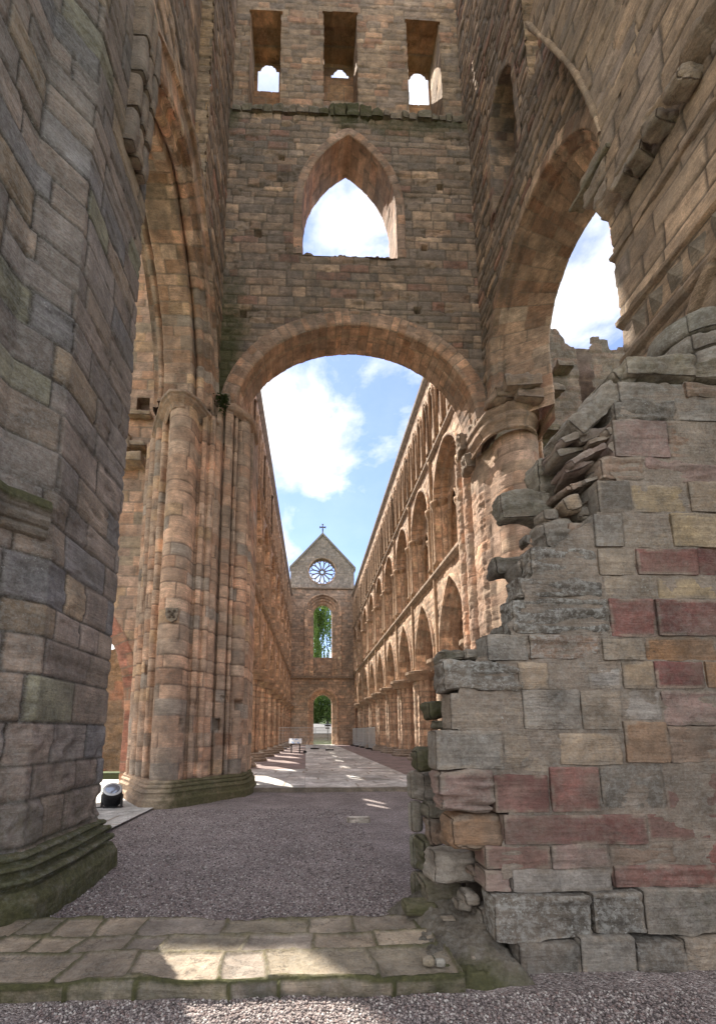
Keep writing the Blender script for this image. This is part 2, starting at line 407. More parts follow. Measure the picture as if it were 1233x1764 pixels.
def arch_path(c, w_, zs, h, z0=None, n=28):
    """points (u,z) from the left foot over the crown to the right foot"""
    if h > w_ * 1.02:
        R = (w_ * w_ + h * h) / (2 * w_); x0 = c - w_ + R; a = math.acos((R - w_) / R)
        left = [(x0 - R * math.cos(q), zs + R * math.sin(q)) for q in np.linspace(0, a, n)]
        right = [(2 * c - x, z) for x, z in left[::-1]][1:]
        p = left + right
    else:
        p = [(c - w_ * math.cos(q), zs + h * math.sin(q)) for q in np.linspace(0, PI, 2 * n)]
    if z0 is not None and z0 < zs - .01: p = [(c - w_, z0)] + p + [(c + w_, z0)]
    return p
def ph_arch(x, z, c, w_, zs, h, z0=-1e9):
    dx = np.abs(x - c)
    if h > w_ * 1.02:
        R = (w_ * w_ + h * h) / (2 * w_); up = np.hypot(dx + R - w_, z - zs) - R
    else: up = (np.sqrt((dx / w_) ** 2 + ((z - zs) / h) ** 2) - 1) * min(w_, h)
    return np.maximum(np.where(z > zs, up, dx - w_), z0 - z)
def ph_rect(x, z, x0, x1, z0, z1): return np.maximum(np.maximum(x0 - x, x - x1), np.maximum(z0 - z, z - z1))
def sweep(name, parent, path, M, A, prof, pal, res=.06, pres=.05, **k):
    """mouldings: 2-D profile (a = along axis A, r = outward) run along an arch path; M(u,z)->xyz"""
    pp = Prof(path); pf = Prof(prof); A = np.array(A, float)
    o = M(np.array([0.]), np.array([0.]))[0]; U = M(np.array([1.]), np.array([0.]))[0] - o; Z = np.array([0, 0, 1.])
    def fn(s, t):
        c, n = pp.at(t); a, an = pf.at(s)
        R = -(n[:, 0:1] * U + n[:, 1:2] * Z)
        return M(c[:, 0], c[:, 1]) + R * a[:, 1:2] + a[:, 0:1] * A, A * an[:, 0:1] + R * an[:, 1:2]
    return masonry(name, parent, fn, pf.samples(pres), pp.samples(res), pal, **k)
def ring_path(pts2d, prof, name, parent, pal, res=.05, pres=.02, z0=0, **k):
    """mouldings run round a plan outline: prof = (outward offset, z)"""
    pf = Prof(prof); pp = Prof(pts2d)
    def fn(s, t):
        c, n = pp.at(s); a, an = pf.at(t)
        return np.column_stack([c + n * a[:, 0:1], a[:, 1] + z0]), np.column_stack([n * an[:, 0:1], an[:, 1]])
    return masonry(name, parent, fn, pp.samples(res), pf.samples(pres), pal, rows=[-1, pf.L + 1], **k)

# palettes (linear albedo)
WARM = np.array([[1.40, 1.225, 1.11]])
P_TOWER = [(4, (.26, .205, .155)), (3, (.235, .195, .16)), (2, (.31, .225, .165)), (2, (.18, .155, .135)), (1, (.25, .15, .115)), (2, (.39, .30, .22))]
P_PIER = [(5, (.42, .305, .225)), (3, (.40, .315, .245)), (2, (.43, .285, .20)), (2, (.33, .27, .215)), (1, (.31, .285, .25)), (1, (.44, .33, .22))]
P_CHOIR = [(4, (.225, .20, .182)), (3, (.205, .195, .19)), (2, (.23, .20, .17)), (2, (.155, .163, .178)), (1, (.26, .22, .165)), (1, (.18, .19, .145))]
P_NE = [(5, (.30, .24, .175)), (3, (.27, .225, .18)), (2, (.32, .25, .18)), (1, (.24, .205, .175))]
P_NAVE = [(4, (.45, .335, .25)), (3, (.42, .325, .25)), (2, (.49, .38, .285)), (2, (.38, .28, .21)), (1, (.37, .31, .25))]
P_WEST = [(4, (.33, .265, .21)), (3, (.30, .25, .205)), (2, (.36, .27, .205)), (1, (.25, .22, .19))]
P_PINK = [(4, (.37, .265, .20)), (3, (.34, .26, .21)), (2, (.40, .26, .18))]
P_FLAG = [(4, (.45, .50, .53)), (3, (.41, .46, .49)), (2, (.49, .53, .56)), (1, (.36, .41, .44))]
P_STEP = [(4, (.30, .28, .235)), (3, (.27, .26, .21)), (2, (.34, .31, .25)), (1, (.25, .24, .22))]

# ================================================================== GROUND
def sheet(name, x0, x1, y0, y1, z, mat, n=1):
    xs, ys = np.linspace(x0, x1, n + 1), np.linspace(y0, y1, n + 1)
    X, Y = np.meshgrid(xs, ys); i = np.arange((n + 1) ** 2).reshape(n + 1, n + 1)
    Q = np.stack([i[:-1, :-1], i[:-1, 1:], i[1:, 1:], i[1:, :-1]], -1).reshape(-1, 4)
    Z = np.full(X.size, z) if not callable(z) else z(X.ravel(), Y.ravel())
    return struct(link(name, qmesh(name, np.column_stack([X.ravel(), Y.ravel(), Z]), Q), mat))
def terr(X, Y):
    return -.06 + 1.55 * sstep(57.5, 61, Y) + 1.5 * sstep(60, 68, Y) + 9 * sstep(75, 240, np.hypot(X - 2, Y - 20)) * (Y > 57)
sheet('terrain', -420, 420, -420, 420, terr, GRASS, 280)
def gz(X, Y):
    p = np.column_stack([X, Y, 0 * X]); return .012 * fbm(p * .9, 3, 5) + .006 * fbm(p * 5, 3, 6)
sheet('gravel_ground', -14, 16, -8, 13.5, gz, GRAVEL, 300)
masonry('transept_paving', None, plane((0, 0, .035), (1, 0, 0), (0, 1, 0), (0, 0, 1)), lin(-9, -3.22, .05), lin(4.5, 15, .05), P_FLAG,
        ch=(.7, 1.), cl=(.7, 1.4), jd=.006, off=.002, rough=.002, lean=.001, seed=3, msk=(.1, .15, .1))['kind'] = 'structure'
masonry('nave_path', None, plane((0, 0, .125), (1, 0, 0), (0, 1, 0), (0, 0, 1)), lin(-.02, 3.57, .06), lin(11.92, 55.5, .06), P_FLAG,
        ch=(.45, .75), cl=(.5, 1.2), jd=.008, off=.002, rough=.002, lean=.001, seed=4, msk=(0, .15, .12))['kind'] = 'structure'
masonry('nave_side_paving', None, plane((0, 0, .121), (1, 0, 0), (0, 1, 0), (0, 0, 1)), lin(-2.6, -.03, .06), lin(11.92, 18, .06), P_FLAG,
        ch=(.8, 1.2), cl=(.8, 1.3), jd=.008, off=.002, rough=.002, lean=.001, seed=5, msk=(0, .15, .12))['kind'] = 'structure'
masonry('nave_entrance_paving', None, plane((0, 0, .119), (1, 0, 0), (0, 1, 0), (0, 0, 1)), lin(3.58, 6.0, .06), lin(11.92, 15.3, .06), P_FLAG,
        ch=(.6, .9), cl=(.8, 1.5), jd=.008, off=.002, rough=.002, lean=.001, seed=6, msk=(0, .15, .12))['kind'] = 'structure'
masonry('nave_step_kerb', None, plane((0, 11.9, 0), (1, 0, 0), (0, 0, 1), (0, -1, 0)), lin(-2.6, 5.5, .05), lin(-.03, .125, .03), [(1, (.16, .15, .125))],
        rows=[-.5, .5], cl=(.9, 1.6), jd=.01, off=.004, seed=7, msk=(.35, .2, .5))['kind'] = 'structure'
sheet('nave_gravel', -3.6, 11, 12.3, 56, .098, REDGRAV)
masonry('kerb_strip', None, plane((0, 0, .135), (1, 0, 0), (0, 1, 0), (0, 0, 1)), lin(3.2, 5.4, .06), lin(15.2, 15.45, .06), P_FLAG, rows=[15, 16], jd=.006, seed=8)['kind'] = 'structure'

# foreground threshold of worn flags
prof_step = [(2.845, -.03), (2.84, .06), (2.855, .088), (2.89, .098), (3.78, .075), (3.86, -.03)]
pfs = Prof(prof_step)
def step_fn(s, t):
    P, n = pfs.at(t); dy = .03 * fbm(np.stack([s * .9, 0 * s, 0 * s], 1), 2, 3) + .03 * (s - .0) * .3
    return np.column_stack([s, P[:, 0] + dy, P[:, 1]]), np.column_stack([0 * s, n])
e0 = pfs.s[2]
masonry('stone_step', None, step_fn, lin(-3.0, 1.0, .012), pfs.samples(.012), P_STEP, rows=[-.3, e0 + .01, e0 + .37, e0 + .62, e0 + .93, e0 + 1.5], cl=(.26, .72),
        jw=.028, jd=.03, off=.010, rough=.010, wob=.06, seed=12, lean=.012, mort=(.10, .10, .055),
        msk=lambda P, S, T, j: np.column_stack([np.clip(j * .38 + .45 * (T < e0 + .02) + .25 * sstep(.3, .9, S) + .2 * sstep(-.9, -1.6, S) + .08, 0, 1), .2 + 0 * S, .25 + 1.1 * (T < e0 + .01)]))['kind'] = 'structure'

# loose pebbles of the near gravel
rg = np.random.default_rng(17); n = 60000
ico = np.array([(0, 0, 1), (1, 0, .1), (.2, 1, 0), (-1, .15, .1), (-.1, -1, 0), (0, 0, -1)]); icf = np.array([(0, 1, 2), (0, 2, 3), (0, 3, 4), (0, 4, 1), (5, 2, 1), (5, 3, 2), (5, 4, 3), (5, 1, 4)])
y = np.where(rg.random(n) < .36, rg.uniform(1.9, 2.84, n), 3.85 + rg.random(n) ** 1.5 * 5.5); x = rg.uniform(-.62, .95, n) * y * .92
ok = (x > -3.1) & ~((y > 2.95) & (x > .95)); x, y = x[ok], y[ok]; n = len(x)
r = rg.uniform(.004, .0105, n) * (1 + .07 * y); a = rg.uniform(0, 6.3, n)
V = ico[None] * np.stack([r * rg.uniform(.7, 1.4, n), r, r * .75], 1)[:, None]
V = np.stack([V[..., 0] * np.cos(a)[:, None] - V[..., 1] * np.sin(a)[:, None], V[..., 0] * np.sin(a)[:, None] + V[..., 1] * np.cos(a)[:, None], V[..., 2]], -1) + np.stack([x, y, gz(x, y) + r * .3], 1)[:, None]
pc_ = np.array([(.10, .083, .08), (.26, .215, .205), (.37, .32, .30), (.24, .175, .16), (.52, .48, .45), (.31, .26, .25), (.17, .14, .137)])[rg.integers(0, 7, n)] * rg.uniform(.7, 1.1, (n, 1))
me = bpy.data.meshes.new('loose_gravel'); Fq = (icf[None] + (np.arange(n) * 6)[:, None, None]).reshape(-1, 3)
me.vertices.add(n * 6); me.vertices.foreach_set('co', V.astype(np.float32).ravel()); me.loops.add(len(Fq) * 3); me.polygons.add(len(Fq))
me.polygons.foreach_set('loop_start', np.arange(0, 3 * len(Fq), 3, dtype=np.int32)); me.loops.foreach_set('vertex_index', Fq.astype(np.int32).ravel()); me.update(calc_edges=True)
attrs(me, np.column_stack([np.repeat(pc_, 6, 0), np.ones(n * 6)]), None)
link('loose_gravel', me, PEBBLE)['kind'] = 'stuff'

# ================================================================== LEFT CHOIR PIER
t = thing('choir_pier', 'huge grey clustered stone pier filling the left edge, with mossy moulded plinth', 'pier', (-2.9, 4.5, 0))
plan = Prof([(-2.88, 2.4), (-2.78, 3.62), (-2.47, 3.97), (-2.47, 5.36), (-4.4, 5.36)])
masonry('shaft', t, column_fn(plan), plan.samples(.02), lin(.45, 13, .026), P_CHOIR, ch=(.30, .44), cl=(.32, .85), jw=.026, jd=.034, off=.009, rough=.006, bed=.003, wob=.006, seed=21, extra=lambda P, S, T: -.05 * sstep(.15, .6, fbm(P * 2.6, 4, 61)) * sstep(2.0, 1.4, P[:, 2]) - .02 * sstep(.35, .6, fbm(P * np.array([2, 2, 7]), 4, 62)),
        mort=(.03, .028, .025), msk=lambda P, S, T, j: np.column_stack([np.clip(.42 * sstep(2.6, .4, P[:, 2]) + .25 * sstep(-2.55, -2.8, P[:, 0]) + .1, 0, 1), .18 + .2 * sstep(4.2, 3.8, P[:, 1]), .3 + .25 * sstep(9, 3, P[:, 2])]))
plpts = [(-2.88, 2.4), (-2.78, 3.62), (-2.47, 3.97), (-2.47, 5.36), (-4.4, 5.36)]
ring_path(plpts, [(.235, -.05), (.23, .19), (.155, .295), (.125, .30), (.115, .32), (.165, .33), (.19, .36), (.165, .39), (.105, .40), (.085, .415), (.09, .43), (.13, .44), (.15, .463), (.13, .486), (.055, .495), (.045, .51), (.075, .522), (.085, .545), (.05, .57), (-.02, .58)], 'moulded_plinth', t,
          [(1, (.20, .19, .14)), (1, (.24, .22, .17))], res=.02, pres=.012, cl=(.7, 1.2), seed=22, jd=.012, jw=.012, off=.004, rough=.009,
          msk=lambda P, S, T, j: np.column_stack([np.full(len(S), .86), np.where(P[:, 2] > .3, 1.1, .5), .2 + 0 * S]))
ring_path([(-2.86, 2.6), (-2.78, 3.62), (-2.52, 3.92)], [(-.02, 3.42), (.05, 3.44), (.075, 3.48), (.05, 3.515), (.09, 3.53), (.12, 3.58), (.09, 3.63), (.11, 3.65), (.15, 3.70), (.12, 3.78), (-.02, 3.86)], 'shaft_ring', t,
          [(1, (.19, .18, .16))], res=.02, pres=.014, cl=(.8, 1.2), seed=23, jd=.01, off=.003, rough=.008, msk=lambda P, S, T, j: np.column_stack([.85 * sstep(3.62, 3.72, P[:, 2]) + .1, .2 + 0 * S, .6 + 0 * S]))
# broken vault shafts high on its inner face
mb = MB(); k0 = 0
for (zc, hh, x0) in ((9.75, .28, -2.44), (10.35, .30, -2.41), (11.0, .33, -2.38), (11.7, .4, -2.36)):
    for dy in (-.16, .02, .2):
        stone_block(mb, (x0 - .06, 4.86 + dy, zc), (.16, .085, hh), r=.07, res=.03, amp=.012, rgb=rnd.choice([(.27, .21, .16), (.23, .19, .16)]), seed=40 + k0, msk=(.1, .1, .5)); k0 += 1
mb.build('broken_vault_shaft', STONE, t, True)

# ================================================================== WEST TOWER WALL
tw = thing('tower_wall', 'tall tower wall above the round crossing arch, pierced by a pointed window', 'wall', (1.35, 11.2, 10))
YT = 11.2
AC, AW, AZS, AH = 1.45, 3.58, 10.86, 3.11
PCX, PW, PSILL, PZS, PH = 1.30, 1.51, 16.5, 18.35, 2.9
def keepW(s, t): return np.minimum(ph_arch(s, t, AC, AW, AZS, AH), ph_arch(s, t, PCX, PW, PZS, PH, PSILL + .05 * fbm(np.stack([s * 6, 0 * s, 0 * s], 1), 2, 9)))
def mskW(P, S, T, j):
    z, x = P[:, 2], P[:, 0]; n = fbm(P * .7, 3, 31)
    led = sstep(20.7, 22.1, z + n * .8) * .75
    cor = sstep(-.9, -2.4, x + n * .5) * sstep(19.5, 12.5, z) * .95
    cen = np.exp(-((x - 1.2) / .6) ** 2) * sstep(21, 21.6, z) * .6 + np.exp(-((x - 1.6) / .25) ** 2) * np.exp(-((z - 14.2) / .35) ** 2) * .7
    return np.column_stack([np.clip(led + cor + cen, 0, 1), .12 + .15 * (z > 20), np.clip(.45 + .45 * sstep(16.6, 15.6, z) * (np.abs(x - 1.3) < 2) + .3 * sstep(-1, -2.5, x), 0, 1)])
def cutW(P, S, T):
    h = -.05 * sstep(.42, .62, fbm(P * np.array([1.6, 1, 3.2]), 4, 33))
    for x, z, rx, rz in ((-1.6, 17.2, .1, .11), (3.7, 16.9, .09, .1), (4.3, 19.3, .1, .1), (-.9, 20.2, .09, .1), (3.4, 14.6, .1, .1), (-2.0, 14.3, .09, .1)):
        h = h - .22 * sstep(1.2, .8, np.maximum(np.abs(P[:, 0] - x) / rx, np.abs(P[:, 2] - z) / rz))
    return h
masonry('ashlar_face', tw, plane((0, YT, 0), (1, 0, 0), (0, 0, 1), (0, -1, 0)), lin(-2.63, 5.34, .034), lin(10.2, 22.15, .034), P_TOWER, ch=(.17, .38), cl=(.22, .95), extra=cutW, keep=keepW, jw=.036, jd=.036, off=.016, rough=.012, seed=31, msk=mskW, mort=(.085, .072, .055))
MW = lambda u, z: np.column_stack([u, 0 * u + YT, z])
sweep('crossing_arch', tw, arch_path(AC, AW, AZS, AH, 10.2), MW, (0, 1, 0), [(.03, .50), (-.035, .47), (-.035, .06), (-.0, 0), (.34, 0), (.36, -.03), (1.0, -.03), (1.0, .4)], P_PINK, res=.03, pres=.035, ch=(.2, .3), cl=(.42, .52), jw=.018, jd=.02, off=.008, seed=32,
      msk=lambda P, S, T, j: np.column_stack([np.clip(.5 * sstep(13.6, 14.4, P[:, 2]) * np.exp(-((P[:, 0] - 1.6) / 1.2) ** 2) + .45 * sstep(-1.4, -2.3, P[:, 0]) * (P[:, 1] < 11.25), 0, 1), .05 + 0 * S, .25 + .6 * sstep(13.4, 14.2, P[:, 2]) * (P[:, 1] < 11.35)]))
sweep('pointed_window_arch', tw, arch_path(PCX, PW, PZS, PH, PSILL), MW, (0, 1, 0), [(.03, .30), (-.015, .27), (-.015, .02), (.0, 0), (1.1, -.01), (1.1, .3)], P_PINK, res=.035, pres=.05, ch=(.24, .4), cl=(.3, .6), jw=.02, jd=.02, off=.012, seed=33, msk=(.02, .05, .35))
# sill and back sheet
masonry('window_sill', tw, plane((0, YT, PSILL - .02), (1, 0, 0), (0, 1, 0), (0, 0, 1)), lin(PCX - PW, PCX + PW, .05), lin(0, 1.1, .05), P_TOWER, cl=(.25, .5), ch=(.3, .5), jd=.03, off=.03, seed=34, msk=(.3, .2, .8))
masonry('rear_face', tw, plane((0, YT + 1.0, 0), (1, 0, 0), (0, 0, 1), (0, 1, 0)), lin(-2.9, 5.6, .12), lin(10.2, 22.15, .12), P_TOWER, keep=keepW, seed=35, off=.01)
# ledge with broken mossy stones
mb = MB(); x = -2.55
while x < 5.2:
    wdt = rnd.uniform(.16, .5); zt = rnd.uniform(-.04, .1) + (.22 if .4 < x < 1.7 else 0)
    stone_block(mb, (x + wdt / 2, YT + .16 + rnd.uniform(-.03, .05), 22.1 + zt / 2), (wdt / 2, .24, .12 + zt / 2), r=.05, res=.05, amp=.035, rgb=rnd.choice([(.2, .18, .13), (.25, .2, .15)]), seed=rnd.randrange(999), msk=(.5 + .35 * (.3 < x < 2.2), .2, .5)); x += wdt
mb.build('ledge', STONE, tw, True)
WIN = [(-2.10, -1.02, 22.75, 27.15, 0), (.50, 1.68, 23.3, 27.3, 1), (3.48, 4.66, 22.75, 27.1, 2)]
Y2 = 11.55
def keepU(s, t):
    o = np.full(len(s), 9.)
    for x0, x1, z0, z1, _ in WIN: o = np.minimum(o, -np.minimum(np.minimum(s - x0, x1 - s), np.minimum(t - z0, z1 - t)))
    return o
masonry('upper_stage', tw, plane((0, Y2, 0), (1, 0, 0), (0, 0, 1), (0, -1, 0)), lin(-2.63, 5.34, .04), lin(22.0, 29, .04), P_NE + [(2, (.36, .25, .17)), (1, (.30, .19, .13))], ch=(.2, .34), cl=(.25, .8), keep=keepU, jw=.03, jd=.04, off=.02, rough=.016, seed=36,
        msk=lambda P, S, T, j: np.column_stack([.6 * sstep(23.1, 22.2, P[:, 2] + .4 * fbm(P, 3, 3)), .15 + 0 * S, .2 + 0 * S]))
P_LINT = [(3, (.34, .21, .13)), (2, (.38, .25, .15)), (1, (.28, .18, .12))]
for x0, x1, z0, z1, k in WIN:
    D = 1.15
    mbw = MB()
    Yb = Y2 + D; xm = (x0 + x1) / 2
    bw = (x1 - x0) * .36; zt = {0: 25.25, 1: 25.15, 2: 25.25}[k]
    xb = {0: -1.57, 1: 1.17, 2: 4.2}[k]; bw = {0: .40, 1: .33, 2: .40}[k]; zt = 26.72; zl = (25.75, 26.6, 25.5)[k]
    def kb(s, t, xb=xb, bw=bw, zt=zt, zl=zl): 
        body = np.maximum(np.abs(s - xb) - bw, np.maximum(t - zt, zl - t)); cusp = np.maximum(np.abs(s - xb) - bw * .32, np.maximum(t - zt - .28, zl - t)); lobe = np.maximum(np.hypot((s - xb) / 1.0, t - zt) - bw * .74, zl - t)
        return np.minimum(np.minimum(body, cusp), lobe)
    fr = masonry('window_recess', tw, plane((0, Yb, 0), (1, 0, 0), (0, 0, 1), (0, -1, 0)), lin(x0 - .1, x1 + .1, .035), lin(z0 - .1, z1 + .05, .035), P_LINT, ch=(.3, .45), keep=kb, seed=50 + k, off=.01)
    masonry('lintel_soffit', fr, plane((0, Y2 - .06, z1 - .01), (1, 0, 0), (0, 1, 0), (0, 0, -1)), lin(x0 - .05, x1 + .05, .05), lin(0, D + .1, .05), P_LINT, rows=[-1, .38, .8, 3], cl=(2, 3), seed=54 + k, off=.012, jd=.03)
    for xx, nx in ((x0, 1), (x1, -1)):
        masonry('jamb', fr, plane((xx, Y2 - .03, 0), (0, 1, 0), (0, 0, 1), (nx, 0, 0)), lin(0, D + .06, .05), lin(z0 - .1, z1, .05), P_NE, ch=(.25, .4), cl=(.35, .8), seed=58 + k, off=.012)
    masonry('sill', fr, plane((0, Y2, z0), (1, 0, 0), (0, 1, 0), (0, 0, 1)), lin(x0, x1, .06), lin(0, D, .06), P_TOWER, seed=62 + k, off=.03, msk=(.4, .2, .5))

# ================================================================== SOUTH TOWER WALL (left) and its arch
ts = thing('tower_wall', 'left tower wall over the steep side arch, next to the choir pier', 'wall', (-2.62, 7.6, 10))
XS, SC, SW_, SZS, SH = -2.62, 7.6, 2.65, 10.3, 3.75
REC = (7.1, 8.85, 15.45)
def keepS(s, t):
    j = .25 * fbm(np.stack([s * 3, t * 0, 0 * s], 1), 3, 5)
    return np.minimum(ph_arch(s, t, SC, SW_, SZS, SH), np.maximum(np.maximum(REC[0] - s, s - REC[1] - .03 * fbm(np.stack([t * 4, 0 * s, 0 * s], 1), 2, 8)), REC[2] + j - t))
mskS = lambda P, S, T, j: np.column_stack([np.clip(.5 * sstep(10.0, 10.9, P[:, 1] + .3 * fbm(P, 2, 2)) * sstep(18, 12, P[:, 2]) + .12, 0, 1), .15 + 0 * S, .5 + 0 * S])
masonry('ashlar_face', ts, plane((XS, 0, 0), (0, 1, 0), (0, 0, 1), (1, 0, 0)), lin(3.6, 11.7, .04), lin(10.1, 29, .04), P_TOWER, ch=(.22, .34), cl=(.3, .8), keep=keepS, jw=.048, jd=.06, off=.022, rough=.018, bed=.006, mort=(.05, .042, .034), seed=71, msk=mskS)
rs = masonry('recess', ts, plane((XS - .34, 0, 0), (0, 1, 0), (0, 0, 1), (1, 0, 0)), lin(REC[0] - .1, REC[1] + .1, .05), lin(14.8, 29, .05), P_TOWER, seed=72, off=.02, rough=.02)
masonry('jamb', rs, plane((XS - .34, REC[1] + .02, 0), (1, 0, 0), (0, 0, 1), (0, -1, 0)), lin(0, .34, .03), lin(14.9, 29, .03), [(3, (.36, .27, .17)), (2, (.31, .25, .18))], ch=(.25, .42), cl=(.6, 1), jw=.03, jd=.04, off=.02, rough=.02, seed=73, msk=lambda P, S, T, j: np.column_stack([.2 + 0 * S, .7 * sstep(17, 15.5, P[:, 2]), .3 + 0 * S]))
MS = lambda u, z: np.column_stack([0 * u + XS, u, z])
prS = [(.02, .62), (-.10, .58), (-.12, .5), (-.04, .46), (-.03, .06)] + [(.0, .02), (.1, 0)] + [(.15, -.10)] + [(.23 + .11 * math.cos(a), -.14 + .11 * math.sin(a)) for a in np.radians([200, 240, 280, 320, 350])] + [(.36, -.10), (.38, -.34), (.42, -.36), (1.10, -.36), (1.12, -.34), (1.14, -.10)] + [(1.25 + .10 * math.cos(a), -.12 + .10 * math.sin(a)) for a in np.radians([210, 260, 310])] + [(1.3, -.14), (1.34, -.02), (1.42, .02), (1.5, .0), (1.55, .3)]
sweep('crossing_arch', ts, arch_path(SC, SW_, SZS, SH, 10.2), MS, (-1, 0, 0), prS, P_PIER + [(3, (.27, .18, .12))], res=.035, pres=.03, ch=(.2, .36), cl=(.3, .9), jw=.016, jd=.02, off=.01, rough=.01, seed=74,
      msk=lambda P, S, T, j: np.column_stack([np.clip(.35 * (P[:, 0] > -2.66) * sstep(11, 13, P[:, 2]), 0, 1), .05 + 0 * S, .3 + .5 * sstep(11.5, 14, P[:, 2])]))
masonry('rear_face', ts, plane((XS - 1.5, 0, 0), (0, 1, 0), (0, 0, 1), (-1, 0, 0)), lin(3.6, 11.22, .15), lin(10.1, 29, .15), P_TOWER, keep=lambda s, t: ph_arch(s, t, SC, SW_, SZS, SH), seed=75)

# ================================================================== NORTH TOWER WALL (right) and its arch
tn = thing('tower_wall', 'right tower wall over the round arch that opens to blue sky', 'wall', (5.32, 7.7, 10))
XN, NC, NW_, NZS, NH = 5.32, 8.35, 2.3, 12.0, 2.3
RN = (6.9, 7.85, 17.3); BW = (9.2, .68, 16.4, 18.9, .95)
def keepN(s, t):
    j = .25 * fbm(np.stack([s * 3, t * 0, 0 * s], 1), 3, 15)
    return np.minimum(np.minimum(ph_arch(s, t, NC, NW_, NZS, NH), ph_arch(s, t, BW[0], BW[1], BW[3], BW[4], BW[2])),
                      np.maximum(np.maximum(RN[0] - s, s - RN[1]), RN[2] + j - t))
masonry('ashlar_face', tn, plane((XN, 0, 0), (0, 1, 0), (0, 0, 1), (-1, 0, 0)), lin(3.6, 11.7, .034), lin(9.9, 29, .036), P_TOWER, ch=(.2, .32), cl=(.28, .7), keep=keepN, jw=.05, jd=.06, off=.024, rough=.018, bed=.006, seed=81, mort=(.05, .042, .034),
        msk=lambda P, S, T, j: np.column_stack([.2 * sstep(18, 15, P[:, 2]) + .1, .18 + 0 * S, .5 + 0 * S]))
MN = lambda u, z: np.column_stack([0 * u + XN, u, z])
sweep('crossing_arch', tn, arch_path(NC, NW_, NZS, NH, 10.3), MN, (1, 0, 0), [(.02, .34), (-.03, .3), (-.03, .02), (.0, 0), (.1, -.02), (.16, -.12), (.28, -.13), (.30, -.20), (.34, -.22), (1.24, -.78), (1.28, -.76), (1.30, -.2), (1.34, .2)], P_NAVE + [(3, (.33, .215, .15))], res=.03, pres=.035, ch=(.24, .42), cl=(.5, .9), jw=.016, jd=.018, off=.008, rough=.012, seed=82,
      msk=lambda P, S, T, j: np.column_stack([.03 + 0 * S, .05 + 0 * S, .25 + .6 * (P[:, 0] < 5.62)]))
r1 = masonry('blind_window', tn, plane((XN + .75, 0, 0), (0, 1, 0), (0, 0, 1), (-1, 0, 0)), lin(8.4, 10.0, .05), lin(16.2, 20, .05), P_TOWER, seed=83, off=.015)
sweep('window_arch', r1, arch_path(BW[0], BW[1], BW[3], BW[4], BW[2]), MN, (1, 0, 0), [(-.01, .2), (-.01, 0), (.75, 0)], P_TOWER, res=.04, pres=.05, ch=(.22, .34), cl=(.3, .5), seed=84, jd=.03, off=.012, msk=(.05, .1, .6))
r2 = masonry('recess', tn, plane((XN + .34, 0, 0), (0, 1, 0), (0, 0, 1), (-1, 0, 0)), lin(RN[0] - .1, RN[1] + .1, .05), lin(16.6, 29, .05), P_TOWER, seed=85, off=.02)
masonry('jamb', r2, plane((XN, RN[1], 0), (1, 0, 0), (0, 0, 1), (0, -1, 0)), lin(0, .34, .03), lin(16.8, 29, .03), [(3, (.33, .25, .17)), (2, (.28, .23, .17))], ch=(.22, .36), cl=(.6, 1), jw=.03, jd=.04, off=.02, rough=.02, seed=86)
masonry('rear_face', tn, plane((XN + 1.3, 0, 0), (0, 1, 0), (0, 0, 1), (1, 0, 0)), lin(3.6, 11.22, .15), lin(9.9, 29, .15), P_TOWER, keep=lambda s, t: ph_arch(s, t, NC, NW_ - .7, NZS, NH - .7), seed=87)
# jagged outer reveal stones of the arch, broken springer by the choir wall
mb = MB(); k = 0
for (cx_, cy_, cz, hx, hy, hz, col) in ((4.76, 5.62, 10.75, .15, .46, .05, (.23, .21, .15)), (4.80, 5.52, 10.52, .13, .26, .15, (.26, .205, .155)), (4.80, 5.46, 10.22, .11, .16, .12, (.28, .22, .17)), (4.84, 5.44, 9.95, .10, .10, .12, (.27, .22, .165)), (4.86, 5.6, 11.0, .12, .3, .14, (.24, .195, .145))):
    stone_block(mb, (cx_, cy_, cz), (hx, hy, hz), r=.03, res=.03, amp=.025, bed=.012, rot=(.06, 0, .04), rgb=col, seed=300 + k, msk=(.45 if hz < .07 else .1, .25, .4)); k += 1
mb.build('broken_springer', STONE, tn, True)


# ================================================================== SOUTH-WEST CROSSING PIER
pl = thing('crossing_pier', 'tall orange clustered pier left of the nave with mossy moulded base', 'pier', (-3, 11, 0))
pw = [(-5.0, 12.9), (-4.80, 12.0), (-4.74, 11.78)] + arc(-4.60, 11.60, .15, 170, 335, 8) + [(-4.50, 11.52)] + arc(-4.37, 11.24, .15, 165, 330, 8) + [(-4.26, 11.16), (-4.16, 10.98)] + arc(-4.02, 10.78, .17, 165, 330, 8) + [(-3.90, 10.68)] + arc(-3.79, 10.36, .09, 150, 320, 6) + [(-3.68, 10.34), (-3.60, 10.22)] + \
     arc(-3.22, 10.02, .335, 184, 356, 20) + [(-2.86, 10.28), (-2.80, 10.30), (-2.78, 10.20), (-2.66, 10.24), (-2.65, 10.36)] + arc(-2.55, 10.40, .085, 200, 350, 7) + [(-2.48, 10.55), (-2.38, 10.62), (-2.38, 11.0), (-2.32, 11.0), (-2.32, 10.84), (-2.12, 10.92), (-2.12, 11.16)] + arc(-2.05, 11.10, .06, 190, 340, 6) + [(-2.08, 11.28)] + \
     arc(-1.92, 11.42, .24, 215, 385, 14) + [(-1.76, 11.66), (-1.64, 11.72), (-1.64, 13.0)]
plan = Prof(pw)
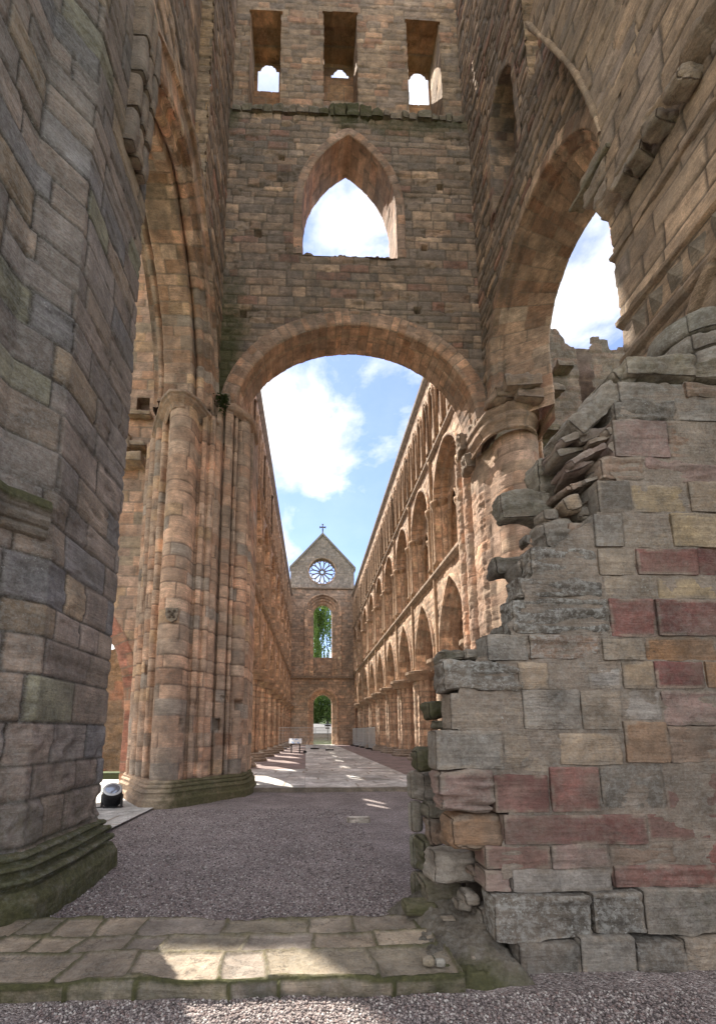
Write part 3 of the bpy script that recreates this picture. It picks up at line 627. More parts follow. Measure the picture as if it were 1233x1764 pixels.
mskP = lambda P, S, T, j: np.column_stack([np.clip(.22 * sstep(2.5, .6, P[:, 2]) + .55 * np.exp(-((P[:, 0] + 2.42) / .12) ** 2) * sstep(7.5, 10.5, P[:, 2] + fbm(P, 3, 4)), 0, 1), .10 + .1 * sstep(3, 1, P[:, 2]), .12 + .45 * sstep(3.0, .8, P[:, 2] + .5 * fbm(P * .8, 2, 4)) + .3 * sstep(-2.6, -2.0, P[:, 0]) * sstep(7, 10, P[:, 2])])
def cut(P, S, T):     # putlog holes and knocked-out pockets
    h = 0 * S
    for (x, y, z, rx, rz, d) in ((-1.75, 11.2, 2.32, .13, .12, .22), (-2.27, 10.9, 1.82, .085, .12, .2), (-1.68, 11.4, 1.8, .06, .08, .15), (-2.72, 10.3, 2.25, .09, .10, .05), (-2.9, 10.0, 1.85, .09, .09, .07), (-2.1, 10.95, 2.5, .1, .04, .07), (-3.95, 10.6, 3.15, .1, .12, .08)):
        q = np.maximum(np.hypot(P[:, 0] - x, (P[:, 1] - y) * .8) / rx, np.abs(P[:, 2] - z) / rz) + .25 * fbm(P * 7, 2, 3)
        h = h - d * sstep(1.15, .85, q)
    return h
cs_ = masonry('clustered_shaft', pl, column_fn(plan), plan.samples(.03), lin(.5, 10.9, .035), P_PIER, ch=(.28, .40), cl=(.55, 1.15), jw=.024, jd=.026, off=.006, rough=.007, seed=101, msk=mskP, mort=(.14, .10, .075), extra=cut,
        keep=lambda s, t: np.where(s < plan.L * .62, 10.05, 10.9) - t + 0 * s)
bp = [(-5.0, 12.6), (-4.80, 11.7), (-4.15, 10.75), (-3.72, 10.05), (-3.45, 9.62), (-2.98, 9.62), (-2.5, 10.30), (-2.0, 10.85), (-1.72, 11.15), (-1.64, 11.5), (-1.64, 12.7)]
ring_path(bp, [(.22, -.05), (.21, .17), (.17, .21), (.15, .30), (.17, .33), (.13, .36), (.09, .40), (.11, .43), (.08, .47), (.05, .48), (.06, .52), (.03, .55), (-.1, .56)], 'moulded_base', pl, [(2, (.30, .24, .18)), (1, (.26, .23, .17))], res=.035, pres=.02, cl=(.5, .9), seed=102, jd=.012, off=.006, rough=.01,
          msk=lambda P, S, T, j: np.column_stack([np.clip(.35 + .55 * sstep(-3.4, -2.6, P[:, 0]), 0, 1), .15 + .5 * (np.exp(-((P[:, 0] + 2.2) / .4) ** 2) * (P[:, 2] > .25)), .3 + 0 * S]))
cpts = [(-4.4, 11.1), (-4.12, 10.55), (-3.68, 9.78), (-3.42, 9.52), (-3.06, 9.52), (-2.82, 9.78), (-2.62, 10.35), (-2.45, 10.6)]
ring_path(cpts, [(-.18, 9.72), (-.15, 9.74), (-.16, 9.78), (-.12, 9.86), (-.02, 9.94), (.0, 9.98), (.05, 10.0), (.05, 10.07), (.01, 10.10), (-.5, 10.16)], 'capital', pl, [(1, (.33, .24, .17)), (1, (.30, .24, .185))], res=.04, pres=.018, cl=(.5, .9), seed=103, jd=.008, off=.003, rough=.006, msk=(.1, .3, .4))
ring_path([(-2.46, 10.6), (-2.42, 10.84), (-2.05, 10.9), (-1.68, 11.3), (-1.60, 11.7), (-1.60, 12.3)], [(-.1, 10.62), (.03, 10.70), (.06, 10.78), (.06, 10.86), (.0, 10.92), (-.5, 10.96)], 'impost', pl, [(1, (.36, .26, .19))], res=.04, pres=.02, seed=104, jd=.008, cl=(.5, .9), msk=(.3, .2, .4))
mb = MB(); mb.box((-3.17, 11.9, 10.5), (.92, .95, .8), rgb=(.3, .24, .18)); mb.build('core_masonry', STONE, pl)
# carved shield on the big shaft
mb = MB(); c = np.array([-3.13, 9.635, 4.33])
poly = [(-.14, .15), (.14, .15), (.145, .0), (.11, -.12), (0, -.19), (-.11, -.12), (-.145, 0)]
mb.prism([(c[0] + x, c[2] + z) for x, z in poly], c[1] - .03, c[1] + .06, rgb=(.31, .235, .165), msk=(0, .3, .5))
for a in range(2):
    for (x, z, r) in ((-.06, .07, .035), (.06, .07, .035), (0, .0, .045), (-.05, -.07, .03), (.05, -.07, .03)):
        mb.lathe((c[0] + x, c[1] - .045, c[2] + z), [(0.002, -.02), (r, -.005), (r, .02)], 8, axis=(0, 1, 0), rgb=(.29, .22, .16))
mb.build('carved_shield', STONE, cs_)
# weed on the impost
mb = MB()
for k in range(170):
    a = rnd.uniform(0, 6.3); l = rnd.uniform(.02, .07); c = np.array([-2.36 + rnd.gauss(0, .09), 10.55 + rnd.gauss(0, .07), 10.85 - abs(rnd.gauss(0, .22))])
    d = np.array([math.cos(a), math.sin(a), rnd.uniform(-1, .3)]) * l; e = np.array([-math.sin(a), math.cos(a), rnd.uniform(-.5, .5)]) * l * .6
    mb.add([c - d, c + e, c + d, c - e], [(0, 1, 2, 3)])
for q in range(6): mb.tube([(-2.38, 10.62, 10.9), (-2.36 + rnd.gauss(0, .06), 10.5, 10.8), (-2.36 + rnd.gauss(0, .09), 10.52, 10.5)], .006, 4)
tag(mb.build('wall_weed', FERN), 'dark green weed hanging from the impost of the orange left pier', 'plant')

# ================================================================== NORTH-WEST CROSSING PIER
pr = thing('crossing_pier', 'smooth half round pier right of the nave, patched with plain new stone', 'pier', (5.3, 11, 0))
plan2 = Prof([(6.3, 15.1), (6.1, 14.9), (5.78, 14.75), (5.62, 14.25), (5.42, 14.1), (5.42, 13.75)] + arc(5.42, 13.4, .27, 95, 250, 9) + arc(5.37, 12.65, .29, 110, 250, 9) + [(5.14, 12.15), (5.12, 11.6), (5.32, 11.2)] + arc(5.97, 10.95, .62, 180, 350, 24) + [(6.62, 11.0), (6.7, 10.8), (6.8, 10.9), (6.8, 12.2)])
masonry('half_round_shaft', pr, column_fn(plan2), plan2.samples(.04), lin(.1, 10.9, .04), P_PINK + [(3, (.36, .285, .22))], ch=(.28, .4), cl=(.35, .8), jw=.018, jd=.014, off=.006, rough=.008, seed=111, msk=lambda P, S, T, j: np.column_stack([.05 + 0 * S, .05 + 0 * S, .15 + 0 * S]), mort=(.2, .15, .11),
        keep=lambda s, t: np.where((s > plan2.L * .5), 9.9, 10.9) - t, extra=lambda P, S, T: -.05 * np.abs(fbm(P * 4, 3, 6)) * (P[:, 1] > 11.4))
cp = [(5.0, 11.6)] + arc(5.76, 10.92, .74, 185, 350, 14) + [(6.55, 10.95), (6.8, 10.9)]
ring_path(cp, [(-.02, 9.80), (.05, 9.83), (.05, 9.88), (.0, 9.92), (.03, 10.05), (.10, 10.16), (.10, 10.28), (.06, 10.30), (.14, 10.42), (.14, 10.52), (-.3, 10.62)], 'capital', pr, [(1, (.30, .22, .165)), (1, (.27, .21, .16))], res=.05, pres=.025, cl=(.5, .9), seed=112, jd=.02, off=.015, rough=.016, msk=(.05, .1, .5))
mb = MB(); k = 0
for (u, v, Y, hx, hz) in ((895, 668, 10.0, .5, .17), (865, 690, 10.3, .42, .15), (905, 690, 10.1, .38, .13), (800, 770, 12.2, .22, .3), (808, 800, 12.0, .2, .25), (818, 745, 11.6, .16, .28)):
    stone_block(mb, pxY(u, v, Y), (hx, .3, hz), r=.06, res=.06, amp=.05, bed=.03, rot=(0, rnd.uniform(-.1, .1), rnd.uniform(-.3, .3)), rgb=rnd.choice([(.31, .23, .17), (.27, .2, .15)]), seed=330 + k, msk=(.05, .1, .4)); k += 1
mb.build('broken_impost', STONE, pr, True)

# ================================================================== CHOIR WALL (right, above the ruin)
cw = thing('choir_wall', 'tall buff choir wall at the right edge with broken string courses', 'wall', (4.7, 4, 0))
XC = 4.7
pc = Prof([(7.4, 5.36), (XC, 5.36), (XC, 1.2)])
masonry('ashlar_face', cw, column_fn(pc), np.r_[lin(0, 2.6, .1)[:-1], lin(2.6, pc.L, .028)], lin(-.05, 14, .034), P_NE, ch=(.28, .42), cl=(.35, .9), jw=.034, jd=.03, off=.010, rough=.008, bed=.002, seed=121, mort=(.06, .05, .04), msk=(.03, .05, .3))
def along(name, z, prof, seed, y0=5.36, y1=1.6, rgb=(.27, .215, .16), jag=.0):
    pp = [(XC, y0), (XC, y1)]
    return ring_path(pp, prof, name, cw, [(1, rgb)], res=.03, pres=.02, z0=z, cl=(.5, .9), seed=seed, jd=.02, off=.012, rough=.016,
                     extra=(lambda P, S, T: -jag * sstep(-.1, .35, fbm(P * 2.2, 3, seed))) if jag else None, msk=(.1, .1, .5))
along('string_course', 7.05, [(-.02, -.12), (.07, -.06), (.09, .0), (.07, .05), (-.02, .1)], 122)
along('string_course', 7.66, [(-.02, -.08), (.08, -.03), (.09, .04), (-.02, .10)], 123, jag=.03)
along('string_course', 9.75, [(-.02, -.2), (.10, -.12), (.20, .0), (.20, .12), (-.02, .22)], 124, jag=.10)
along('string_course', 8.82, [(-.02, -.06), (.06, -.02), (.07, .03), (-.02, .08)], 125, jag=.05)
for k in range(9):      # carved bosses under the lower string
    y = 5.05 - k * .30; mb = MB()
    V = np.array([(XC + .02, y - .13, 7.52), (XC + .02, y + .13, 7.52), (XC + .02, y + .1, 7.2), (XC + .02, y - .1, 7.2), (XC - .10, y, 7.46)])
    mb.add(V, [(0, 1, 4), (1, 2, 4), (2, 3, 4), (3, 0, 4)], rgb=(.26, .205, .15), msk=(0, .1, .4)); mb.build('carved_boss', STONE, cw)
for k, y in enumerate((4.85, 4.6, 4.28, 3.9)):       # broken corbels
    mb = MB(); stone_block(mb, (XC - .1, y, 9.5 + rnd.uniform(-.05, .05)), (.15, .12, .12), r=.05, res=.025, amp=.035, bed=.02, rot=(0, .35, rnd.uniform(-.3, .3)), rgb=(.25, .2, .15), seed=350 + k, msk=(.05, .1, .4)); mb.build('broken_corbel', STONE, cw, True)
ap = arch_path(3.1, 1.35, 6.0, 1.3, 4.5)
sweep('blind_arch', cw, ap, lambda u, z: np.column_stack([0 * u + XC, u, z]), (1, 0, 0), [(.03, .12), (-.07, .08), (-.10, .02), (-.07, -.04), (.03, -.08)], P_NE, res=.03, pres=.02, ch=(.4, .7), cl=(1, 2), seed=126, jd=.01, off=.004)

# upper part of the wall, oversailing towards the tower on a thin rib
EDG = np.array([(5.30, 11.2), (5.36, 11.7), (5.46, 12.3), (5.62, 13.0), (5.84, 13.8), (6.12, 14.7), (6.45, 15.7), (6.8, 16.8)])
masonry('upper_face', cw, plane((XC - .012, 0, 0), (0, 1, 0), (0, 0, 1), (-1, 0, 0)), lin(2.4, 6.9, .035), lin(11.2, 16.8, .04), P_NE, ch=(.3, .45), cl=(.4, .9), jw=.036, jd=.035, off=.012, rough=.008, mort=(.06, .05, .04), seed=127,
        keep=lambda s, t: np.interp(t, EDG[:, 1], EDG[:, 0]) - s, msk=(.05, .08, .3))
sweep('vault_rib', cw, [tuple(p) for p in EDG[::-1]], lambda u, z: np.column_stack([0 * u + XC, u, z]), (1, 0, 0), [(-.01, .05), (-.055, .03), (-.06, -.01), (-.03, -.035), (.05, -.03), (.07, 0), (.62, 0)], [(1, (.31, .25, .185))], res=.05, pres=.03, ch=(.4, .7), cl=(1, 2), seed=128)
# ================================================================== TRANSEPT WALLS
sw = thing('transept_wall', 'pale stone transept wall behind the orange left pier, with a square beam hole', 'wall', (-5.5, 13, 0))
HOLE = (-5.78, -5.34, 12.36, 12.86)
masonry('ashlar_face', sw, plane((0, 13, 0), (1, 0, 0), (0, 0, 1), (0, -1, 0)), lin(-12, -4.2, .045), lin(0, 19.5, .045), P_PINK + [(3, (.36, .27, .18)), (1, (.30, .26, .2))], ch=(.28, .45), cl=(.35, .8), jw=.025, jd=.03, off=.014, rough=.012, seed=131,
        keep=lambda s, t: np.minimum(-np.minimum(np.minimum(s - HOLE[0], HOLE[1] - s), np.minimum(t - HOLE[2], HOLE[3] - t)), np.minimum(ph_arch(s, t, -7.6, 2.1, 2.3, 3.8), np.where(s < -6.72, 15.2, 19.5) - t)), msk=(.05, .1, .2))
mb = MB(); mb.box((-5.56, 13.32, 12.6), (.3, .02, .3), rgb=(.2, .13, .1))
for x in (HOLE[0], HOLE[1]): mb.box((x, 13.16, 12.6), (.01, .16, .25), rgb=(.25, .17, .13))
for z in (HOLE[2], HOLE[3]): mb.box((-5.56, 13.16, z), (.24, .16, .01), rgb=(.25, .17, .13))
mb.build('beam_hole', STONE, sw)
mb = MB(); k = 0
for (u, v, hx, hz, hy) in ((240, 714, .42, .09, .14), (222, 797, .55, .17, .4), (238, 770, .32, .1, .25), (222, 770, .14, .22, .3), (214, 752, .16, .14, .3)):
    stone_block(mb, pxY(u, v, 12.85), (hx, hy, hz), r=.07, res=.05, amp=.03, rgb=(.36, .27, .18), seed=370 + k, msk=(.1, .2, .3), rot=(0, 0, 0)); k += 1
mb.build('broken_corbel', STONE, sw, True)
sweep('doorway_arch', sw, arch_path(-7.6, 2.1, 2.3, 3.8, 0), lambda u, z: np.column_stack([u, 0 * u + 13, z]), (0, 1, 0), [(-.02, .45), (-.04, .4), (-.04, 0), (.7, 0)], [(2, (.30, .15, .11)), (1, (.36, .22, .15))], res=.05, pres=.05, ch=(.25, .4), cl=(.5, .6), seed=133)
masonry('rear_face', sw, plane((0, 13.8, 0), (1, 0, 0), (0, 0, 1), (0, 1, 0)), lin(-12, -4.2, .2), lin(0, 19.5, .2), P_PINK, seed=134, keep=lambda s, t: np.minimum(ph_arch(s, t, -7.6, 2.1, 2.3, 3.8), np.where(s < -6.72, 15.2, 19.5) - t))
sa_ = masonry('aisle_wall', None, plane((0, 18.5, 0), (1, 0, 0), (0, 0, 1), (0, -1, 0)), lin(-15, -3.6, .09), lin(0, 6.6, .07), [(2, (.22, .17, .11)), (1, (.28, .16, .11)), (1, (.25, .2, .14))], ch=(.3, .45), seed=137, jd=.05, rough=.03, mat=STONE_FAR,
              keep=lambda s, t: 5.6 + .7 * fbm(np.stack([s * .8, 0 * s, 0 * s], 1), 3, 6) - t, msk=(.25, .2, .4))
tag(sa_, 'dark ruined aisle wall seen low behind the gap between the two left piers', 'wall')
nw = thing('transept_wall', 'ragged grey transept wall seen below the sky through the right arch', 'wall', (10, 13.6, 0))
def topN(s): return 16.0 + .42 * ((s > 10.62) & (s < 11.35)) + .1 * (s > 11.9) + .75 * sstep(9.9, 9.3, s) + .06 * fbm(np.stack([np.floor(s * 3), 0 * s, 0 * s], 1), 2, 3)
masonry('rubble_face', nw, plane((0, 13.6, 0), (1, 0, 0), (0, 0, 1), (0, -1, 0)), lin(6.4, 15, .05), lin(0, 17.5, .05), [(3, (.25, .21, .17)), (2, (.30, .22, .17)), (1, (.2, .18, .15))], ch=(.25, .4), cl=(.3, .7), jw=.03, jd=.05, off=.03, rough=.03, seed=135,
        keep=lambda s, t: np.minimum(topN(s) - t, np.maximum(np.maximum(10.08 - s, s - 10.62 - .05 * np.sign(np.sin(t * 9))), 11.5 - t)), msk=lambda P, S, T, j: np.column_stack([.7 * sstep(12.8, 12.2, P[:, 2]) * (P[:, 2] > 11), .35 + 0 * S, .6 + 0 * S]))
masonry('rear_face', nw, plane((0, 14.6, 0), (1, 0, 0), (0, 0, 1), (0, -1, 0)), lin(6.4, 15, .12), lin(0, 17.0, .12), [(1, (.13, .11, .095))], seed=136, off=.03, jd=.05)
mb = MB()
for k, (x, z) in enumerate(((8.7, 12.3), (9.2, 12.25), (9.7, 12.3), (8.9, 13.9), (9.35, 14.9))):
    mb = MB(); stone_block(mb, (x, 13.42, z), (.3, .25, .12), r=.05, res=.06, amp=.05, rgb=(.26, .21, .16), seed=380 + k, msk=(.6 if z < 13 else .1, .2, .4)); mb.build('projecting_stone', STONE, nw, True)

# ================================================================== NAVE WALLS
LB = 4.37; NB = 9
PLX = lambda x, nx=-1: plane((x, 0, 0), (0, 1, 0), (0, 0, 1), (nx, 0, 0))
CL = [(LB * (i + .5) / 4, .37) for i in range(4)]
def keepB(s, t):
    o = np.minimum(ph_arch(s, t, LB / 2, 1.62, 5.0, 3.2), ph_arch(s, t, LB / 2, 1.6, 12.75, 2.0, 9.45))
    for c, w_ in CL: o = np.minimum(o, ph_arch(s, t, c, w_, 18.3, .75, 15.75))
    return o
mskB = lambda P, S, T, j: np.column_stack([.05 + .1 * sstep(1.5, 0, T), .04 + 0 * S, .15 + .2 * sstep(14, 20, T)])
MB_ = lambda u, z: np.column_stack([0 * u, u, z])
face_var = [masonry('wall_face', None, PLX(0), lin(0, LB, .07), lin(0, 20, .07), P_NAVE, ch=(.24, .36), cl=(.3, .7), keep=keepB, jw=.05, jd=.035, off=.018, rough=.014, seed=140 + k, msk=mskB, link_=False) for k in range(3)]
bay = link('bay', face_var[0], STONE_FAR)
SK = dict(mat=STONE_FAR, msk=(.03, .05, .2))
sweep('arcade_arch', bay, arch_path(LB / 2, 1.62, 5.0, 3.2), MB_, (1, 0, 0), [(.0, .24), (-.10, .2), (-.11, .12), (-.02, .04), (0, 0), (.14, 0), (.16, -.10), (.24, -.15), (.38, -.14), (.40, -.28), (.72, -.28), (.74, -.14), (1.0, 0), (1.0, .3)], P_NAVE, res=.09, pres=.08, ch=(.25, .4), cl=(.6, 1), jd=.02, off=.01, seed=150, **SK)
sweep('triforium_arch', bay, arch_path(LB / 2, 1.6, 12.75, 2.0, 9.45), MB_, (1, 0, 0), [(.0, .22), (-.10, .18), (-.10, .05), (0, 0), (.2, -.02), (.22, -.2), (.36, -.24), (.5, -.22), (.52, -.36), (.84, -.38)], P_NAVE, res=.09, pres=.08, ch=(.25, .4), cl=(.6, 1), jd=.02, off=.01, seed=151, **SK)
def keepT(s, t): return np.minimum(ph_arch(s, t, LB / 2 - .62, .48, 11.9, .95, 9.5), ph_arch(s, t, LB / 2 + .62, .48, 11.9, .95, 9.5))
masonry('triforium_screen', bay, PLX(.55), lin(.4, LB - .4, .08), lin(9.2, 15.0, .08), P_NAVE, keep=keepT, jw=.05, seed=152, **SK)
masonry('gallery_wall', bay, PLX(.86), lin(.3, LB - .3, .12), lin(9.2, 15.0, .12), P_NAVE, keep=lambda s, t: ph_arch(s, t, LB / 2 - .62, .55, 12.0, .95, 9.5), jw=.06, seed=153, **SK)  # lancet opening added, unseen from the nave, so sun stripes reach the path
masonry('clerestory_back', bay, PLX(.45), lin(0, LB, .14), lin(15.4, 19.9, .14), P_NAVE, jw=.06, seed=154, **SK)
mb = MB(); NC_ = (.42, .28, .18)
for c, w_ in CL:
    mb = MB(); p = np.array(arch_path(c, w_ - .02, 18.3, .75, 15.75, n=8)); mb.tube(np.column_stack([0 * p[:, 0] - .01, p]), .075, 6, rgb=NC_); mb.build('lancet_moulding', STONE_FAR, bay, True)
for i in range(5): mb = MB(); mb.lathe((-.08, LB * i / 4, 0), [(.13, 15.5), (.13, 15.62), (.08, 15.7), (.08, 18.0), (.14, 18.2), (.15, 18.32), (.1, 18.36)], 8, rgb=NC_); mb.build('clerestory_shaft', STONE_FAR, bay, True)
for c in (LB / 2, LB / 2 - 1.18, LB / 2 + 1.18):
    mb = MB(); mb.lathe((.48, c, 0), [(.17, 9.45), (.17, 9.6), (.11, 9.7), (.11, 11.65), (.19, 11.85), (.20, 11.98)], 10, rgb=NC_); mb.build('triforium_shaft', STONE_FAR, bay, True)
for sg in (-1, 1):
    for dx, rr in ((.30, .11), (-.02, .13)):
        mb = MB(); mb.lathe((dx, LB / 2 + sg * (1.5 if dx > .1 else 1.75), 0), [(.18, 9.45), (.18, 9.6), (rr, 9.7), (rr, 12.3), (.19, 12.5), (.23, 12.62), (.23, 12.75)], 10, rgb=NC_); mb.build('triforium_shaft', STONE_FAR, bay, True)
    mb = MB(); p = np.array(arch_path(LB / 2 + sg * .62, .46, 11.9, .95, None, n=8)); mb.tube(np.column_stack([0 * p[:, 0] + .52, p]), .07, 6, rgb=NC_); mb.build('lancet_moulding', STONE_FAR, bay, True)
mb = MB(); mb.lathe((-.02, 0, 0), [(.16, 5.0), (.13, 5.3), (.10, 5.35), (.10, 15.0), (.16, 15.15)], 8, rgb=NC_); mb.build('wall_shaft', STONE_FAR, bay, True)
for pr_, cc in (([(-.02, 8.92), (-.18, 9.1), (-.18, 9.2), (-.02, 9.34)], (.38, .29, .22)), ([(-.02, 15.15), (-.15, 15.3), (-.15, 15.38), (-.02, 15.48)], (.38, .29, .22)), ([(-.02, 19.7), (-.2, 19.9), (-.22, 20.05), (1.1, 20.08), (1.1, 19.98)], (.28, .23, .18))):
    mb = MB(); mb.prism(pr_, 0, LB, rgb=cc); mb.build('string_course', STONE_FAR, bay)
masonry('rear_face', bay, PLX(1.0, 1), lin(0, LB, .14), lin(0, 20, .14), P_NAVE, keep=lambda s, t: np.minimum(ph_arch(s, t, LB / 2, 1.5, 5.0, 3.0), ph_arch(s, t, LB / 2 - .62, .60, 12.0, .95, 9.5)), seed=155, **SK)  # upper opening added in line with the gallery one to pass the sun
def lobed(r0, n=8, k=.16, cx=.75, sx=1.0):
    o = []
    for q in np.linspace(0, -2 * PI, 97):
        r = r0 * (1 - k + k * abs(math.cos(n / 2 * q)) ** .7); o.append((cx + sx * r * math.cos(q), r * math.sin(q)))
    return [(x, y) for x, y in o][::-1]
cl_o = lobed(.84, cx=.5, sx=.72)
cl_p = Prof(cl_o)
col = masonry('clustered_column', bay, column_fn(cl_p), cl_p.samples(.09), lin(.3, 4.75, .08), P_NAVE, ch=(.28, .4), cl=(.4, .8), jw=.04, jd=.02, off=.008, seed=156, mat=STONE_FAR, msk=(.1, .1, .35))
mb = MB()
mb.lathe((.5, 0, 0), [(.85, 4.5), (.86, 4.55), (.9, 4.68), (1.0, 4.82), (1.05, 4.86), (1.05, 5.02), (.9, 5.06)], 16, rgb=(.36, .25, .17)); mb.build('capital', STONE_FAR, bay)
mb = MB(); mb.lathe((.5, 0, 0), [(1.0, -.1), (1.1, .22), (.98, .28), (1.0, .36), (.92, .42), (.94, .5), (.86, .55)], 16, rgb=(.30, .24, .19), msk=(.25, .2, .4)); mb.build('base', STONE_FAR, bay)
def nave(label, loc, rz):
    t = thing('nave_wall', label, 'wall', loc); t.rotation_euler.z = rz
    for k in range(NB):
        if k == 0 and not nave.used: b = bay; nave.used = True
        else:
            b = bay.copy(); b.data = face_var[k % 3]; COL.objects.link(b)
            for ch_ in nave.kids: c = ch_.copy(); COL.objects.link(c); c.parent = b
        if b is bay: nave.kids = list(bay.children)
        b.parent = t; b.location = (0, k * LB, 0)
    return t
for m_ in face_var[1:]: m_.materials.append(STONE_FAR)
nave.used = False; nave.kids = []
nave('sunlit right nave wall of arches in three tiers receding to the far gable', (6.22, 15.05, 0), 0)
nave('shaded left nave wall of arches in three tiers receding to the far gable', (-2.13, 54.3, 0), PI - .019)
na = masonry('aisle_wall', None, plane((10.8, 0, 0), (0, 1, 0), (0, 0, 1), (-1, 0, 0)), lin(12, 56, .14), lin(0, 12.5, .12), [(2, (.36, .21, .14)), (2, (.40, .26, .17)), (1, (.30, .18, .13))], ch=(.3, .45), jw=.06, seed=160, mat=STONE_FAR, msk=(.05, .05, .3),
             extra=lambda P, S, T: .45 * sstep(.35, .22, np.abs((S - 15.05) % LB - 0)) + .45 * sstep(.35, .22, LB - (S - 15.05) % LB))
tag(na, 'reddish aisle wall with pilasters seen through the right arcade', 'wall')

# ================================================================== WEST FRONT
wf = thing('west_front', 'gabled end wall of the nave with rose window, tall round headed window and doorway', 'facade', (2.1, 54.4, 0))
YW = 54.3; GX = 2.12
RX, RZ, RR = 2.05, 23.15, 1.78
def keepF(s, t):
    o = np.minimum(ph_arch(s, t, 2.14, 2.2, 17.5, 2.25, 8.95), ph_arch(s, t, 2.12, 1.72, 5.3, 1.75))
    o = np.minimum(o, np.hypot(s - RX, t - RZ) - RR)
    return np.minimum(o, np.minimum(28.35 - np.abs(s - GX) * 1.13 - t, 9))
PF = plane((0, YW, 0), (1, 0, 0), (0, 0, 1), (0, -1, 0))
masonry('wall_face', wf, PF, lin(-3, 7.2, .085), lin(0, 20.7, .085), P_WEST, ch=(.28, .42), cl=(.4, .9), jw=.05, jd=.04, off=.02, rough=.02, keep=keepF, seed=170, mat=STONE_FAR, msk=lambda P, S, T, j: np.column_stack([.05 + 0 * S, .15 + 0 * S, .4 + 0 * S]))
gab = masonry('gable', wf, plane((0, YW - .08, 0), (1, 0, 0), (0, 0, 1), (0, -1, 0)), lin(-2.2, 6.35, .07), lin(20.7, 28.4, .07), [(3, (.22, .215, .21)), (2, (.19, .19, .19)), (1, (.27, .26, .25))], ch=(.25, .35), cl=(.3, .7), jw=.04, jd=.03, keep=keepF, seed=171, mat=STONE_FAR, msk=(.05, .3, .6))
mb = MB()
mb.prism([(GX, 28.65), (-2.35, 23.7), (-2.35, 23.35), (GX, 28.3), (6.55, 23.35), (6.55, 23.7)], YW - .25, YW + .9, rgb=(.24, .22, .19), msk=(.1, .3, .4))
mb.build('coping', STONE_FAR, gab)
for z, d in ((20.75, .2), (8.72, .2)):
    mb = MB(); mb.box((GX, YW - .04, z), (4.7, d, .09), rgb=(.27, .21, .16)); mb.build('string_course', STONE_FAR, wf)
MF = lambda u, z: np.column_stack([u, 0 * u + YW, z])
wo_ = sweep('window_orders', wf, arch_path(2.14, 2.2, 17.5, 2.25, 8.95), MF, (0, 1, 0), [(.0, .3), (-.14, .24), (-.14, .05), (0, 0), (.1, -.02), (.14, -.22), (.26, -.3), (.36, -.3), (.38, -.5), (.5, -.62), (.6, -.62), (.62, -.8), (.74, -.95), (.9, -.98), (1.3, -.99)], P_NAVE[:3] + P_WEST[:2], res=.1, pres=.09, ch=(.3, .45), jd=.02, seed=172, **SK)
masonry('window_apron', wo_, plane((0, YW + .8, 0), (1, 0, 0), (0, 0, 1), (0, -1, 0)), lin(.5, 3.8, .1), lin(8.9, 11.5, .1), P_WEST, seed=173, mat=STONE_FAR, msk=(0, .1, .7))
sweep('doorway_orders', wf, arch_path(2.12, 1.72, 5.3, 1.75, 0), MF, (0, 1, 0), [(.0, .3), (-.1, .24), (-.1, .05), (0, 0), (.1, -.02), (.14, -.16), (.3, -.18), (.32, -.34), (.5, -.36), (.52, -.5), (1.3, -.54)], P_NAVE, res=.1, pres=.09, ch=(.3, .45), jd=.02, seed=174, **SK)
mb = MB(); TR = (.16, .145, .13)
an = np.linspace(0, 2 * PI, 49)[:-1]
ring = lambda r: np.column_stack([RX + r * np.cos(an), 0 * an + YW + .3, RZ + r * np.sin(an)])
mb.tube(ring(RR), .10, 6, closed=True, rgb=TR); mb.tube(ring(.26), .055, 6, closed=True, rgb=TR)
for k in range(12):
    th = k * PI / 6; pts = []
    for q in np.linspace(-1, 1, 29):
        t_ = 1 - abs(q) ** 1.6; r_ = .28 + 1.36 * t_; a_ = np.sign(q) * .40 * t_ ** .75 * math.sqrt(max(0, 1 - t_ ** 5)) / r_
        pts.append((RX + r_ * math.cos(th + a_), YW + .3, RZ + r_ * math.sin(th + a_)))
    mb.tube(pts, .072, 6, rgb=TR)
mb.build('rose_tracery', STONE_FAR, gab)
sweep('rose_reveal', gab, [(RX + RR * math.cos(a), RZ + RR * math.sin(a)) for a in np.linspace(PI, -PI, 60)], MF, (0, 1, 0), [(-.09, .16), (-.14, .14), (-.14, .0), (.9, 0)], P_WEST, res=.15, pres=.1, seed=175, mat=STONE_FAR)
mb = MB()
for V in (((GX, 28.9), .08, .38), ((GX, 29.4), .06, .5)): mb.box((V[0][0], YW, V[0][1]), (V[1], .1, V[2]), rgb=(.12, .11, .10))
mb.box((GX, YW, 29.5), (.38, .09, .06), rgb=(.12, .11, .10))
for dx, dz in ((-.38, 0), (.38, 0), (0, .4)): mb.box((GX + dx, YW, 29.5 + dz), (.11 if dz else .05, .09, .05 if dz else .12), rgb=(.12, .11, .10))
mb.build('gable_cross', STONE_FAR, gab)
# beyond the door: steps and road
mb = MB()
for k in range(9): mb.box((2.2, 57.5 + k * .36, .085 + k * .17 - .4), (1.5, .18, .4), rgb=(.30, .29, .27))
o = struct(mb.build('garden_steps', STONE_FAR))
sheet('road', -12, 18, 60.7, 70, lambda X, Y: terr(X, Y) + .05, ROAD, 24)
mb = MB(); mb.lathe((2.95, 58.6, 0), [(.05, .3), (.05, 2.9), (.07, 2.95)], 8); mb.box((2.95, 58.6, 2.6), (.4, .03, .1)); mb.box((2.95, 58.6, 2.25), (.3, .03, .08))
tag(mb.build('direction_post', BLACK), 'dark post with short arms on the steps beyond the doorway', 'signpost')

